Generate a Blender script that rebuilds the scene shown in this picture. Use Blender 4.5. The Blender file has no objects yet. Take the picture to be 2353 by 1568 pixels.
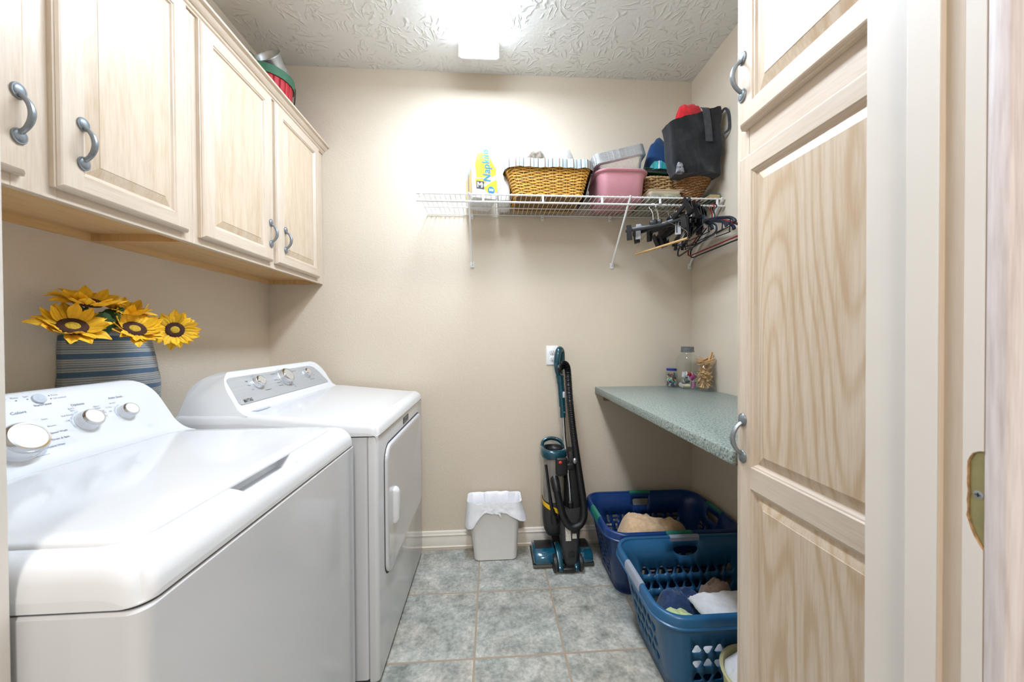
import bpy, bmesh, math, random
from mathutils import Vector, Matrix, noise, geometry

SC = bpy.context.scene
C = SC.collection
PI = math.pi
rnd = random.Random(7)


# ------------------------------------------------------------------ mesh builder
def rrect(x0, x1, y0, y1, r, n=5):
    """counter-clockwise rounded rectangle"""
    r = max(1e-5, min(r, (x1 - x0) / 2 - 1e-6, (y1 - y0) / 2 - 1e-6))
    out = []
    for cx, cy, a0 in ((x1 - r, y1 - r, 0), (x0 + r, y1 - r, 90), (x0 + r, y0 + r, 180), (x1 - r, y0 + r, 270)):
        for i in range(n + 1):
            a = math.radians(a0 + 90 * i / n)
            out.append((cx + r * math.cos(a), cy + r * math.sin(a)))
    return out


def smooth_path(pts, n=8, closed=False):
    """Catmull-Rom through the points"""
    P = [Vector(p) for p in pts]
    out = []
    m = len(P)
    segs = m if closed else m - 1
    for i in range(segs):
        if closed:
            p0, p1, p2, p3 = P[(i - 1) % m], P[i], P[(i + 1) % m], P[(i + 2) % m]
        else:
            p1, p2 = P[i], P[i + 1]
            p0 = P[i - 1] if i > 0 else p1 * 2 - p2
            p3 = P[i + 2] if i + 2 < m else p2 * 2 - p1
        for k in range(n):
            t = k / n
            out.append(0.5 * ((2 * p1) + (p2 - p0) * t + (2 * p0 - 5 * p1 + 4 * p2 - p3) * t * t + (3 * p1 - p0 - 3 * p2 + p3) * t ** 3))
    if not closed:
        out.append(P[-1])
    return out


class MB:
    def __init__(s, T=None):
        s.v, s.f, s.m, s.mi, s.T = [], [], [], 0, T

    def add(s, verts, faces, mi=None):
        b = len(s.v)
        if s.T is not None:
            verts = [s.T @ Vector(p) for p in verts]
        s.v += [tuple(p) for p in verts]
        s.f += [tuple(i + b for i in f) for f in faces]
        s.m += [s.mi if mi is None else mi] * len(faces)
        return s

    def box(s, x0, x1, y0, y1, z0, z1, bev=0.0, seg=2, mi=None):
        if bev <= 0:
            v = [(x, y, z) for z in (z0, z1) for y in (y0, y1) for x in (x0, x1)]
            return s.add(v, [(0, 2, 3, 1), (4, 5, 7, 6), (0, 1, 5, 4), (2, 6, 7, 3), (0, 4, 6, 2), (1, 3, 7, 5)], mi)
        bm = bmesh.new()
        bmesh.ops.create_cube(bm, size=1)
        for v in bm.verts:
            v.co = Vector(((x0 + x1) / 2 + v.co.x * (x1 - x0), (y0 + y1) / 2 + v.co.y * (y1 - y0), (z0 + z1) / 2 + v.co.z * (z1 - z0)))
        bev = min(bev, (x1 - x0) * .49, (y1 - y0) * .49, (z1 - z0) * .49)
        bmesh.ops.bevel(bm, geom=bm.edges[:], offset=bev, segments=seg, profile=.5, affect='EDGES')
        bm.verts.index_update()
        v = [tuple(q.co) for q in bm.verts]
        f = [tuple(q.index for q in p.verts) for p in bm.faces]
        bm.free()
        return s.add(v, f, mi)

    def stack(s, loops, cap0=True, cap1=True, mi=None, closed=True):
        n = len(loops[0])
        v = [p for l in loops for p in l]
        f = []
        for k in range(len(loops) - 1):
            for i in range(n if closed else n - 1):
                j = (i + 1) % n
                f.append((k * n + i, k * n + j, (k + 1) * n + j, (k + 1) * n + i))
        if cap0:
            f.append(tuple(range(n - 1, -1, -1)))
        if cap1:
            b = (len(loops) - 1) * n
            f.append(tuple(range(b, b + n)))
        return s.add(v, f, mi)

    def rstack(s, rows, n=5, cap0=True, cap1=True, mi=None):
        """rows of (x0,x1,y0,y1,r,z)"""
        return s.stack([[(p[0], p[1], z) for p in rrect(x0, x1, y0, y1, r, n)] for x0, x1, y0, y1, r, z in rows], cap0, cap1, mi)

    def tube(s, path, r, n=8, closed=False, mi=None, flat=None, caps=True):
        P = [Vector(p) for p in path]
        m = len(P)
        R = r if isinstance(r, (list, tuple)) else [r] * m
        tang = []
        for i in range(m):
            a = P[i - 1] if (i > 0 or closed) else P[i]
            b = P[(i + 1) % m] if (i < m - 1 or closed) else P[i]
            t = b - a
            tang.append(t.normalized() if t.length > 1e-9 else Vector((0, 0, 1)))
        ref = Vector((0, 0, 1)) if abs(tang[0].z) < .9 else Vector((1, 0, 0))
        nrm = (ref - tang[0] * ref.dot(tang[0])).normalized()
        loops = []
        for i in range(m):
            if i:
                nrm = nrm - tang[i] * nrm.dot(tang[i])
                if nrm.length < 1e-6:
                    nrm = tang[i].orthogonal()
                nrm.normalize()
            bn = tang[i].cross(nrm)
            k = flat if flat else 1.0
            loops.append([P[i] + nrm * (math.cos(2 * PI * j / n) * R[i]) + bn * (math.sin(2 * PI * j / n) * R[i] * k) for j in range(n)])
        if closed:
            loops.append(loops[0])
            # find the twist-free closure
            return s.stack(loops, False, False, mi)
        return s.stack(loops, caps, caps, mi)

    def rod(s, a, b, r, n=8, mi=None):
        return s.tube([a, b], r, n, mi=mi)

    def lathe(s, prof, c=(0, 0, 0), n=24, M=None, cap0=True, cap1=True, mi=None):
        loops = []
        for r, z in prof:
            l = []
            for j in range(n):
                a = 2 * PI * j / n
                p = Vector((r * math.cos(a), r * math.sin(a), z))
                if M is not None:
                    p = M @ p
                l.append(p + Vector(c))
            loops.append(l)
        return s.stack(loops, cap0, cap1, mi)

    def ell(s, c, rx, ry, rz, nu=16, nv=10, M=None, mi=None):
        prof = []
        loops = []
        for i in range(nv + 1):
            t = -PI / 2 + PI * i / nv
            loops.append([])
            for j in range(nu):
                a = 2 * PI * j / nu
                p = Vector((rx * math.cos(t) * math.cos(a), ry * math.cos(t) * math.sin(a), rz * math.sin(t)))
                if M is not None:
                    p = M @ p
                loops[-1].append(p + Vector(c))
        return s.stack(loops, False, False, mi)

    def grid(s, fn, nu, nv, mi=None):
        v = [fn(i / nu, j / nv) for j in range(nv + 1) for i in range(nu + 1)]
        f = [(j * (nu + 1) + i, j * (nu + 1) + i + 1, (j + 1) * (nu + 1) + i + 1, (j + 1) * (nu + 1) + i) for j in range(nv) for i in range(nu)]
        return s.add(v, f, mi)

    def prism(s, poly, fn, d0, d1, mi=None):
        """poly 2-D outline; fn(u,v,w) -> point"""
        return s.stack([[fn(u, v, d0) for u, v in poly], [fn(u, v, d1) for u, v in poly]], True, True, mi)

    def build(s, name, mats, parent=None, off=None, smooth=35, label=None, mod=None):
        me = bpy.data.meshes.new(name)
        if off is None:
            off = Vector(parent.get('_o', (0, 0, 0))) if parent is not None else Vector((0, 0, 0))
        off = Vector(off)
        me.from_pydata([tuple(Vector(p) - off) for p in s.v], [], s.f)
        if not isinstance(mats, (list, tuple)):
            mats = [mats]
        for m in mats:
            me.materials.append(m)
        me.polygons.foreach_set('material_index', s.m)
        bm = bmesh.new()
        bm.from_mesh(me)
        bmesh.ops.recalc_face_normals(bm, faces=bm.faces[:])
        bm.to_mesh(me)
        bm.free()
        if smooth:
            me.polygons.foreach_set('use_smooth', [True] * len(me.polygons))
            me.set_sharp_from_angle(angle=math.radians(smooth))
        me.update()
        o = bpy.data.objects.new(name, me)
        C.objects.link(o)
        if parent is not None:
            o.parent = parent
        else:
            o.location = off
        o['_o'] = tuple(off)
        if label:
            o['label'] = label
        if mod:
            md = o.modifiers.new('m', mod[0])
            for k, v in mod[1].items():
                setattr(md, k, v)
        return o


def thing(name, label, cat, loc=(0, 0, 0), group=None):
    o = bpy.data.objects.new(name, None)
    o.empty_display_size = .05
    C.objects.link(o)
    o.location = loc
    o['_o'] = tuple(loc)
    o['label'] = label
    o['category'] = cat
    if group:
        o['group'] = group
    return o


def tag(o, label, cat, group=None, kind=None):
    o['label'] = label
    o['category'] = cat
    if group:
        o['group'] = group
    if kind:
        o['kind'] = kind
    return o


def struct(o, label=None, cat=None):
    o['kind'] = 'structure'
    if label:
        o['label'] = label
    if cat:
        o['category'] = cat
    return o


def centre_off(mb):
    xs = [p[0] for p in mb.v]; ys = [p[1] for p in mb.v]; zs = [p[2] for p in mb.v]
    return ((min(xs) + max(xs)) / 2, (min(ys) + max(ys)) / 2, min(zs))


def solo(mb, name, mats, label, cat, group=None, kind=None, **k):
    """a thing that is one mesh: its origin goes to the middle of its base"""
    o = mb.build(name, mats, None, centre_off(mb), **k)
    return tag(o, label, cat, group, kind)


def copy_tree(root):
    r = root.copy()
    C.objects.link(r)
    for ch in list(root.children):
        c = ch.copy()
        C.objects.link(c)
        c.parent = r
        for g in list(ch.children):
            d = g.copy()
            C.objects.link(d)
            d.parent = c
    return r


_tc = {}


def text_geo(txt, size=.01, space=1.0, sx=1.0, bold=0.0):
    """lettering outline as verts (x,y) and faces, centred"""
    cu = bpy.data.curves.new('t', 'FONT')
    cu.body = txt
    cu.size = size
    cu.space_character = space
    cu.align_x = 'CENTER'
    cu.align_y = 'CENTER'
    cu.resolution_u = 3
    cu.offset = bold
    ob = bpy.data.objects.new('t', cu)
    me = ob.to_mesh()
    v = [(p.co.x * sx, p.co.y) for p in me.vertices]
    f = [tuple(p.vertices) for p in me.polygons]
    ob.to_mesh_clear()
    bpy.data.objects.remove(ob)
    bpy.data.curves.remove(cu)
    return v, f


def put_text(mb, txt, size, fn, mi=None, sx=1.0, bold=0.0, space=1.0):
    """fn(u,v) -> point on the surface (already lifted a hair)"""
    v, f = text_geo(txt, size, space, sx, bold)
    mb.add([fn(u, w) for u, w in v], f, mi)


# ------------------------------------------------------------------ materials
def new_mat(name):
    m = bpy.data.materials.new(name)
    m.use_nodes = True
    nt = m.node_tree
    b = nt.nodes['Principled BSDF']
    return m, nt, b


def nd(nt, t, **k):
    n = nt.nodes.new(t)
    for a, v in k.items():
        if a.startswith('i_'):
            key = a[2:]
            n.inputs[int(key) if key.isdigit() else key.replace('_', ' ')].default_value = v
        else:
            setattr(n, a, v)
    return n


def c4(c):
    return (c[0], c[1], c[2], 1)


def mapped(nt, scale, coord='Object', loc=(0, 0, 0), rot=(0, 0, 0)):
    tc = nd(nt, 'ShaderNodeTexCoord')
    mp = nd(nt, 'ShaderNodeMapping')
    mp.inputs['Scale'].default_value = scale
    mp.inputs['Location'].default_value = loc
    mp.inputs['Rotation'].default_value = rot
    nt.links.new(tc.outputs[coord], mp.inputs[0])
    return mp.outputs[0]


def ramp(nt, fac, stops):
    r = nd(nt, 'ShaderNodeValToRGB')
    e = r.color_ramp.elements
    while len(e) > 1:
        e.remove(e[-1])
    e[0].position = stops[0][0]
    e[0].color = c4(stops[0][1])
    for p, c in stops[1:]:
        x = e.new(p)
        x.color = c4(c)
    nt.links.new(fac, r.inputs[0])
    return r.outputs[0]


def mth(nt, op, a, b=None, c=None):
    n = nd(nt, 'ShaderNodeMath', operation=op)
    for i, x in enumerate((a, b, c)):
        if x is None:
            continue
        if isinstance(x, (int, float)):
            n.inputs[i].default_value = x
        else:
            nt.links.new(x, n.inputs[i])
    return n.outputs[0]


def add_bump(nt, b, h, strength=.2, dist=.002):
    bp = nd(nt, 'ShaderNodeBump')
    bp.inputs['Strength'].default_value = strength
    bp.inputs['Distance'].default_value = dist
    nt.links.new(h, bp.inputs['Height'])
    nt.links.new(bp.outputs[0], b.inputs['Normal'])


def plain(name, col, rough=.5, metal=0.0, var=.06, scale=30, bump=0.0, bscale=400, coat=0.0, bdist=.001, spec=.5, sheen=0.0, trans=0.0):
    """a simple surface with a little procedural unevenness"""
    m, nt, b = new_mat(name)
    b.inputs['Roughness'].default_value = rough
    b.inputs['Metallic'].default_value = metal
    b.inputs['Coat Weight'].default_value = coat
    b.inputs['Specular IOR Level'].default_value = spec
    b.inputs['Sheen Weight'].default_value = sheen
    b.inputs['Transmission Weight'].default_value = trans
    b.inputs['Coat Roughness'].default_value = .06
    n = nd(nt, 'ShaderNodeTexNoise')
    n.inputs['Scale'].default_value = scale
    n.inputs['Detail'].default_value = 4
    nt.links.new(mapped(nt, (1, 1, 1)), n.inputs['Vector'])
    lo = tuple(max(0, x * (1 - var)) for x in col)
    hi = tuple(min(1, x * (1 + var)) for x in col)
    nt.links.new(ramp(nt, n.outputs[0], [(.3, lo), (.7, hi)]), b.inputs['Base Color'])
    if bump:
        n2 = nd(nt, 'ShaderNodeTexNoise')
        n2.inputs['Scale'].default_value = bscale
        n2.inputs['Detail'].default_value = 3
        nt.links.new(mapped(nt, (1, 1, 1)), n2.inputs['Vector'])
        add_bump(nt, b, n2.outputs[0], bump, bdist)
    return m


def wood(name, light, dark, axis='z', rough=.38, figure=0.0, pores=.5, coat=.25):
    m, nt, b = new_mat(name)
    b.inputs['Roughness'].default_value = rough
    b.inputs['Coat Weight'].default_value = coat
    b.inputs['Coat Roughness'].default_value = .2
    sc = {'z': (1, 1, .06), 'y': (1, .06, 1), 'x': (.06, 1, 1)}[axis]
    v = mapped(nt, sc)
    n1 = nd(nt, 'ShaderNodeTexNoise')
    n1.inputs['Scale'].default_value = 38
    n1.inputs['Detail'].default_value = 6
    n1.inputs['Roughness'].default_value = .62
    nt.links.new(v, n1.inputs['Vector'])
    n2 = nd(nt, 'ShaderNodeTexNoise')
    n2.inputs['Scale'].default_value = 260
    n2.inputs['Detail'].default_value = 2
    nt.links.new(v, n2.inputs['Vector'])
    fac = mth(nt, 'ADD', mth(nt, 'MULTIPLY', n1.outputs[0], .6), mth(nt, 'MULTIPLY', n2.outputs[0], .4))
    if figure:
        sc2 = {'z': (1, 1, .16), 'y': (1, .16, 1), 'x': (.16, 1, 1)}[axis]
        v2 = mapped(nt, sc2, loc=(.13, .06, .02))
        n3 = nd(nt, 'ShaderNodeTexNoise')
        n3.inputs['Scale'].default_value = 5.0
        n3.inputs['Detail'].default_value = 1.5
        nt.links.new(v2, n3.inputs['Vector'])
        w = mth(nt, 'SINE', mth(nt, 'MULTIPLY', n3.outputs[0], 120))
        w = mth(nt, 'POWER', mth(nt, 'ADD', mth(nt, 'MULTIPLY', w, .5), .5), 3.0)
        w = mth(nt, 'MULTIPLY', w, mth(nt, 'ADD', .25, n2.outputs[0]))
        fac = mth(nt, 'SUBTRACT', fac, mth(nt, 'MULTIPLY', w, figure))
    mid = tuple((a * .6 + c * .4) for a, c in zip(light, dark))
    nt.links.new(ramp(nt, fac, [(.30, dark), (.45, mid), (.58, light)]), b.inputs['Base Color'])
    add_bump(nt, b, fac, .18, .001)
    return m


M = {}
# painted wall with fine orange-peel
def wall_mat():
    m, nt, b = new_mat('wall paint')
    b.inputs['Roughness'].default_value = .62
    v = mapped(nt, (1, 1, 1))
    n = nd(nt, 'ShaderNodeTexNoise'); n.inputs['Scale'].default_value = 150; n.inputs['Detail'].default_value = 2
    nt.links.new(v, n.inputs['Vector'])
    n2 = nd(nt, 'ShaderNodeTexNoise'); n2.inputs['Scale'].default_value = 2.0
    nt.links.new(v, n2.inputs['Vector'])
    nt.links.new(ramp(nt, n2.outputs[0], [(.3, (.645, .56, .45)), (.7, (.67, .585, .475))]), b.inputs['Base Color'])
    add_bump(nt, b, ramp(nt, n.outputs[0], [(.35, (0, 0, 0)), (.62, (1, 1, 1))]), .20, .0022)
    return m
M['wall'] = wall_mat()


def ceiling_mat():
    """stomp-brush plaster: fans of raised strokes"""
    m, nt, b = new_mat('ceiling plaster')
    b.inputs['Roughness'].default_value = .8
    b.inputs['Base Color'].default_value = (.73, .725, .70, 1)
    v = mapped(nt, (1, 1, 1))
    nz = nd(nt, 'ShaderNodeTexNoise'); nz.inputs['Scale'].default_value = 7; nz.inputs['Detail'].default_value = 3
    nt.links.new(v, nz.inputs['Vector'])
    hs = []
    for scale, off in ((5.2, 0.0), (6.3, 3.7), (7.1, 8.3), (5.8, 12.9)):
        vv = mapped(nt, (1, 1, 0), loc=(off, off * .6, 0))
        vo = nd(nt, 'ShaderNodeTexVoronoi'); vo.voronoi_dimensions = '2D'
        vo.inputs['Scale'].default_value = scale
        nt.links.new(vv, vo.inputs['Vector'])
        sub = nd(nt, 'ShaderNodeVectorMath', operation='SUBTRACT')
        nt.links.new(vv, sub.inputs[0]); nt.links.new(vo.outputs['Position'], sub.inputs[1])
        sp = nd(nt, 'ShaderNodeSeparateXYZ'); nt.links.new(sub.outputs[0], sp.inputs[0])
        ln = nd(nt, 'ShaderNodeVectorMath', operation='LENGTH'); nt.links.new(sub.outputs[0], ln.inputs[0])
        ang = mth(nt, 'ARCTAN2', sp.outputs[1], sp.outputs[0])
        ph = mth(nt, 'ADD', mth(nt, 'MULTIPLY', ang, 10), mth(nt, 'MULTIPLY', nz.outputs[0], 26))
        ph = mth(nt, 'ADD', ph, mth(nt, 'MULTIPLY', ln.outputs['Value'], 30))
        ridge = mth(nt, 'POWER', mth(nt, 'MAXIMUM', mth(nt, 'SINE', ph), 0.0), 2.5)
        n5 = nd(nt, 'ShaderNodeTexNoise'); n5.inputs['Scale'].default_value = 16; nt.links.new(vv, n5.inputs['Vector'])
        msk = ramp(nt, n5.outputs[0], [(.42, (0, 0, 0)), (.56, (1, 1, 1))])
        rad = ramp(nt, ln.outputs['Value'], [(.015, (0, 0, 0)), (.04, (1, 1, 1)), (.085, (1, 1, 1)), (.11, (0, 0, 0))])
        sc_ = nd(nt, 'ShaderNodeSeparateColor'); nt.links.new(vo.outputs['Color'], sc_.inputs[0])
        half = mth(nt, 'COSINE', mth(nt, 'SUBTRACT', ang, mth(nt, 'MULTIPLY', sc_.outputs[0], 6.283)))
        half = ramp(nt, half, [(.0, (0, 0, 0)), (.35, (1, 1, 1))])
        hs.append(mth(nt, 'MULTIPLY', half, mth(nt, 'MULTIPLY', mth(nt, 'MULTIPLY', ridge, msk), rad)))
    h = mth(nt, 'MAXIMUM', mth(nt, 'MAXIMUM', hs[0], hs[1]), mth(nt, 'MAXIMUM', hs[2], hs[3]))
    nf = nd(nt, 'ShaderNodeTexNoise'); nf.inputs['Scale'].default_value = 60; nf.inputs['Detail'].default_value = 3
    nt.links.new(v, nf.inputs['Vector'])
    h = mth(nt, 'ADD', h, mth(nt, 'MULTIPLY', nf.outputs[0], .25))
    add_bump(nt, b, h, .55, .008)
    return m
M['ceiling'] = ceiling_mat()


def floor_mat():
    m, nt, b = new_mat('floor tile')
    tp = .345
    tc = nd(nt, 'ShaderNodeTexCoord')
    mp = nd(nt, 'ShaderNodeMapping')
    mp.inputs['Location'].default_value = (.068 + tp * 6, -1.651 + tp * 8, 0)
    nt.links.new(tc.outputs['Object'], mp.inputs[0])
    br = nd(nt, 'ShaderNodeTexBrick')
    br.offset = 0
    br.squash = 1
    br.inputs['Scale'].default_value = 1
    br.inputs['Brick Width'].default_value = tp
    br.inputs['Row Height'].default_value = tp
    br.inputs['Mortar Size'].default_value = .0042
    br.inputs['Mortar Smooth'].default_value = .25
    br.inputs['Bias'].default_value = 0
    br.inputs['Color1'].default_value = (.25, .25, .25, 1)
    br.inputs['Color2'].default_value = (.75, .75, .75, 1)
    nt.links.new(mp.outputs[0], br.inputs['Vector'])
    # each tile shifts the mottling so no two tiles continue each other
    add = nd(nt, 'ShaderNodeVectorMath', operation='MULTIPLY_ADD')
    nt.links.new(br.outputs['Color'], add.inputs[0])
    add.inputs[1].default_value = (3.1, 5.3, 2.2)
    nt.links.new(tc.outputs['Object'], add.inputs[2])
    n = nd(nt, 'ShaderNodeTexNoise'); n.inputs['Scale'].default_value = 12; n.inputs['Detail'].default_value = 10; n.inputs['Roughness'].default_value = .76
    nt.links.new(add.outputs[0], n.inputs['Vector'])
    n2 = nd(nt, 'ShaderNodeTexNoise'); n2.inputs['Scale'].default_value = 4.5; n2.inputs['Detail'].default_value = 5
    nt.links.new(add.outputs[0], n2.inputs['Vector'])
    n3 = nd(nt, 'ShaderNodeTexNoise'); n3.inputs['Scale'].default_value = 70; n3.inputs['Detail'].default_value = 3
    nt.links.new(add.outputs[0], n3.inputs['Vector'])
    a = ramp(nt, n.outputs[0], [(.28, (.145, .16, .142)), (.42, (.285, .295, .268)), (.54, (.43, .425, .385)), (.68, (.62, .60, .545))])
    bcol = ramp(nt, n2.outputs[0], [(.35, (.92, .99, 1.0)), (.52, (1, 1, 1)), (.68, (1.03, .98, .91))])
    mx = nd(nt, 'ShaderNodeMix', data_type='RGBA', blend_type='MULTIPLY'); mx.inputs[0].default_value = .8
    nt.links.new(a, mx.inputs[6]); nt.links.new(bcol, mx.inputs[7])
    sp = ramp(nt, n3.outputs[0], [(.3, (.74, .74, .74)), (.62, (1.12, 1.12, 1.12))])
    mx2 = nd(nt, 'ShaderNodeMix', data_type='RGBA', blend_type='MULTIPLY'); mx2.inputs[0].default_value = .8
    nt.links.new(mx.outputs[2], mx2.inputs[6]); nt.links.new(sp, mx2.inputs[7])
    mg = nd(nt, 'ShaderNodeMix', data_type='RGBA')
    nt.links.new(br.outputs['Fac'], mg.inputs[0])
    nt.links.new(mx2.outputs[2], mg.inputs[6])
    mg.inputs[7].default_value = (.37, .29, .215, 1)
    nt.links.new(mg.outputs[2], b.inputs['Base Color'])
    b.inputs['Roughness'].default_value = .42
    h = mth(nt, 'SUBTRACT', mth(nt, 'MULTIPLY', n.outputs[0], .25), br.outputs['Fac'])
    add_bump(nt, b, h, .5, .002)
    return m
M['floor'] = floor_mat()

OAK_L, OAK_D = (.63, .53, .425), (.52, .395, .285)
M['oak_v'] = wood('pickled oak upright', OAK_L, OAK_D, 'z')
M['oak_h'] = wood('pickled oak level', OAK_L, OAK_D, 'y')
M['oak_panel'] = wood('pickled oak panel', (.63, .515, .39), (.505, .365, .24), 'z', figure=.07)
M['oak_figured'] = wood('pickled oak cathedral panel', (.63, .515, .39), (.50, .355, .225), 'z', figure=.24)
M['oak_under'] = wood('bare maple underside', (.70, .46, .22), (.56, .34, .14), 'y', rough=.5, coat=0)
M['oak_under_x'] = wood('bare maple cross rail', (.66, .41, .18), (.52, .30, .12), 'z', rough=.5, coat=0)
M['casing'] = wood('pickled casing', (.66, .60, .585), (.44, .365, .345), 'z', rough=.45, coat=.1)
M['jamb'] = plain('painted jamb', (.66, .615, .56), .42, var=.02, scale=6, bump=.05, bscale=300)
M['tanwood'] = wood('tan wood', (.53, .445, .355), (.46, .365, .27), 'z', rough=.6, coat=0)
M['raw'] = plain('raw chewed wood', (.30, .17, .07), .8, var=.4, scale=160, bump=.5, bscale=500)
M['brass'] = plain('dull brass', (.40, .36, .17), .38, .75, var=.12, scale=40)
M['steel'] = plain('screw steel', (.42, .44, .46), .35, .9)
M['base'] = plain('baseboard white', (.76, .70, .62), .35, var=.02)
M['pewter'] = plain('pewter pull', (.235, .262, .285), .42, .62, var=.12, scale=120, bump=.15, bscale=250)
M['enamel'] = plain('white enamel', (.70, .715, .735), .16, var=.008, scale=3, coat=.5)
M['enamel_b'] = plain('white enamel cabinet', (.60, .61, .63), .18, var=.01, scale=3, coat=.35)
M['whiteplastic'] = plain('white plastic', (.80, .81, .82), .3, var=.01)
M['gap'] = plain('dark gap', (.05, .05, .055), .8)
M['chrome'] = plain('chrome', (.60, .60, .61), .07, 1.0, var=.03)
M['satin'] = plain('satin metal', (.72, .74, .76), .32, .85, var=.04)
M['greyprint'] = plain('grey print', (.22, .25, .31), .5)
M['paleprint'] = plain('pale print', (.50, .55, .61), .5)
M['blackprint'] = plain('black print', (.03, .03, .035), .45)
def brushed():
    m, nt, b = new_mat('brushed silver panel')
    b.inputs['Metallic'].default_value = .45
    b.inputs['Roughness'].default_value = .42
    n = nd(nt, 'ShaderNodeTexNoise'); n.inputs['Scale'].default_value = 300; n.inputs['Detail'].default_value = 3
    nt.links.new(mapped(nt, (1, .02, 1)), n.inputs['Vector'])
    nt.links.new(ramp(nt, n.outputs[0], [(.3, (.46, .48, .505)), (.7, (.51, .53, .555))]), b.inputs['Base Color'])
    return m
M['brushed'] = brushed()
M['shelfwire'] = plain('white coated wire', (.80, .80, .79), .35, var=.01)


def counter_mat():
    m, nt, b = new_mat('speckled laminate')
    v = mapped(nt, (1, 1, 1))
    n = nd(nt, 'ShaderNodeTexNoise'); n.inputs['Scale'].default_value = 170; n.inputs['Detail'].default_value = 3; n.inputs['Roughness'].default_value = .6
    nt.links.new(v, n.inputs['Vector'])
    nt.links.new(ramp(nt, n.outputs[0], [(.33, (.055, .08, .072)), (.45, (.215, .26, .235)), (.57, (.29, .335, .30)), (.70, (.46, .49, .45))]), b.inputs['Base Color'])
    b.inputs['Roughness'].default_value = .36
    add_bump(nt, b, n.outputs[0], .08, .001)
    return m
M['counter'] = counter_mat()
def lamp_mat(LAMP, nm):
    m, nt, b = new_mat(nm)
    b.inputs['Base Color'].default_value = (.9, .9, .9, 1)
    b.inputs['Emission Color'].default_value = (.86, 1, 1.17, 1)
    b.inputs['Emission Strength'].default_value = LAMP
    return m
M['lamp'] = lamp_mat(30.0, 'lit diffuser')
M['lamp_end'] = lamp_mat(12.0, 'lit diffuser tube ends')
M['lamp_side'] = lamp_mat(4.5, 'lit diffuser side')


def glass_mat(name, tint=(1, 1, 1)):
    """thin glass wall: mostly clear, glossy at grazing angles"""
    m = bpy.data.materials.new(name)
    m.use_nodes = True
    nt = m.node_tree
    nt.nodes.clear()
    out = nd(nt, 'ShaderNodeOutputMaterial')
    tr = nd(nt, 'ShaderNodeBsdfTransparent'); tr.inputs[0].default_value = c4(tint)
    gl = nd(nt, 'ShaderNodeBsdfGlossy'); gl.inputs['Roughness'].default_value = .03
    n = nd(nt, 'ShaderNodeTexNoise'); n.inputs['Scale'].default_value = 40
    nt.links.new(ramp(nt, n.outputs[0], [(.3, (.9, .9, .9)), (.7, (1, 1, 1))]), gl.inputs[0])
    lw = nd(nt, 'ShaderNodeLayerWeight'); lw.inputs[0].default_value = .5
    fr_ = mth(nt, 'ADD', .06, mth(nt, 'MULTIPLY', mth(nt, 'POWER', lw.outputs['Facing'], 3), .7))
    mx = nd(nt, 'ShaderNodeMixShader')
    nt.links.new(fr_, mx.inputs[0]); nt.links.new(tr.outputs[0], mx.inputs[1]); nt.links.new(gl.outputs[0], mx.inputs[2])
    nt.links.new(mx.outputs[0], out.inputs[0])
    return m
M['glass'] = glass_mat('clear glass', (.93, .95, .94))


def striped(name, axis, stops, period, warp=.0, rough=.85, weave=900, bump=.3):
    """woven cloth with stripes along one axis; stops on 0..1 of one period"""
    m, nt, b = new_mat(name)
    tc = nd(nt, 'ShaderNodeTexCoord')
    sp = nd(nt, 'ShaderNodeSeparateXYZ')
    nt.links.new(tc.outputs['Object'], sp.inputs[0])
    n = nd(nt, 'ShaderNodeTexNoise'); n.inputs['Scale'].default_value = 12
    nt.links.new(tc.outputs['Object'], n.inputs['Vector'])
    x = mth(nt, 'ADD', sp.outputs['xyz'.index(axis)], mth(nt, 'MULTIPLY', n.outputs[0], warp))
    fr = mth(nt, 'FRACT', mth(nt, 'DIVIDE', x, period))
    r = nd(nt, 'ShaderNodeValToRGB')
    r.color_ramp.interpolation = 'CONSTANT'
    e = r.color_ramp.elements
    while len(e) > 1:
        e.remove(e[-1])
    e[0].position = stops[0][0]; e[0].color = c4(stops[0][1])
    for p, c in stops[1:]:
        q = e.new(p); q.color = c4(c)
    nt.links.new(fr, r.inputs[0])
    w = nd(nt, 'ShaderNodeTexNoise'); w.inputs['Scale'].default_value = weave; w.inputs['Detail'].default_value = 2
    nt.links.new(tc.outputs['Object'], w.inputs['Vector'])
    g = ramp(nt, w.outputs[0], [(.3, (.72, .72, .72)), (.7, (1.15, 1.15, 1.15))])
    mx = nd(nt, 'ShaderNodeMix', data_type='RGBA', blend_type='MULTIPLY'); mx.inputs[0].default_value = 1
    nt.links.new(r.outputs[0], mx.inputs[6]); nt.links.new(g, mx.inputs[7])
    nt.links.new(mx.outputs[2], b.inputs['Base Color'])
    b.inputs['Roughness'].default_value = rough
    b.inputs['Sheen Weight'].default_value = .2
    add_bump(nt, b, w.outputs[0], bump, .001)
    return m


def cloth(name, col, var=.1, rough=.9, bscale=700, bump=.35):
    return plain(name, col, rough, var=var, scale=60, bump=bump, bscale=bscale, sheen=.25, spec=.2)

# ------------------------------------------------------------------ the room
XL, XR, YB, ZC = -1.228, 1.200, 2.011, 2.722
Y0, Y1 = .341, .459            # the doorway wall
YW = .428                      # room face of the doorway wall (its jambs stand a little proud)
JL, JR = -.588, .527           # faces of its two jambs

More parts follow.
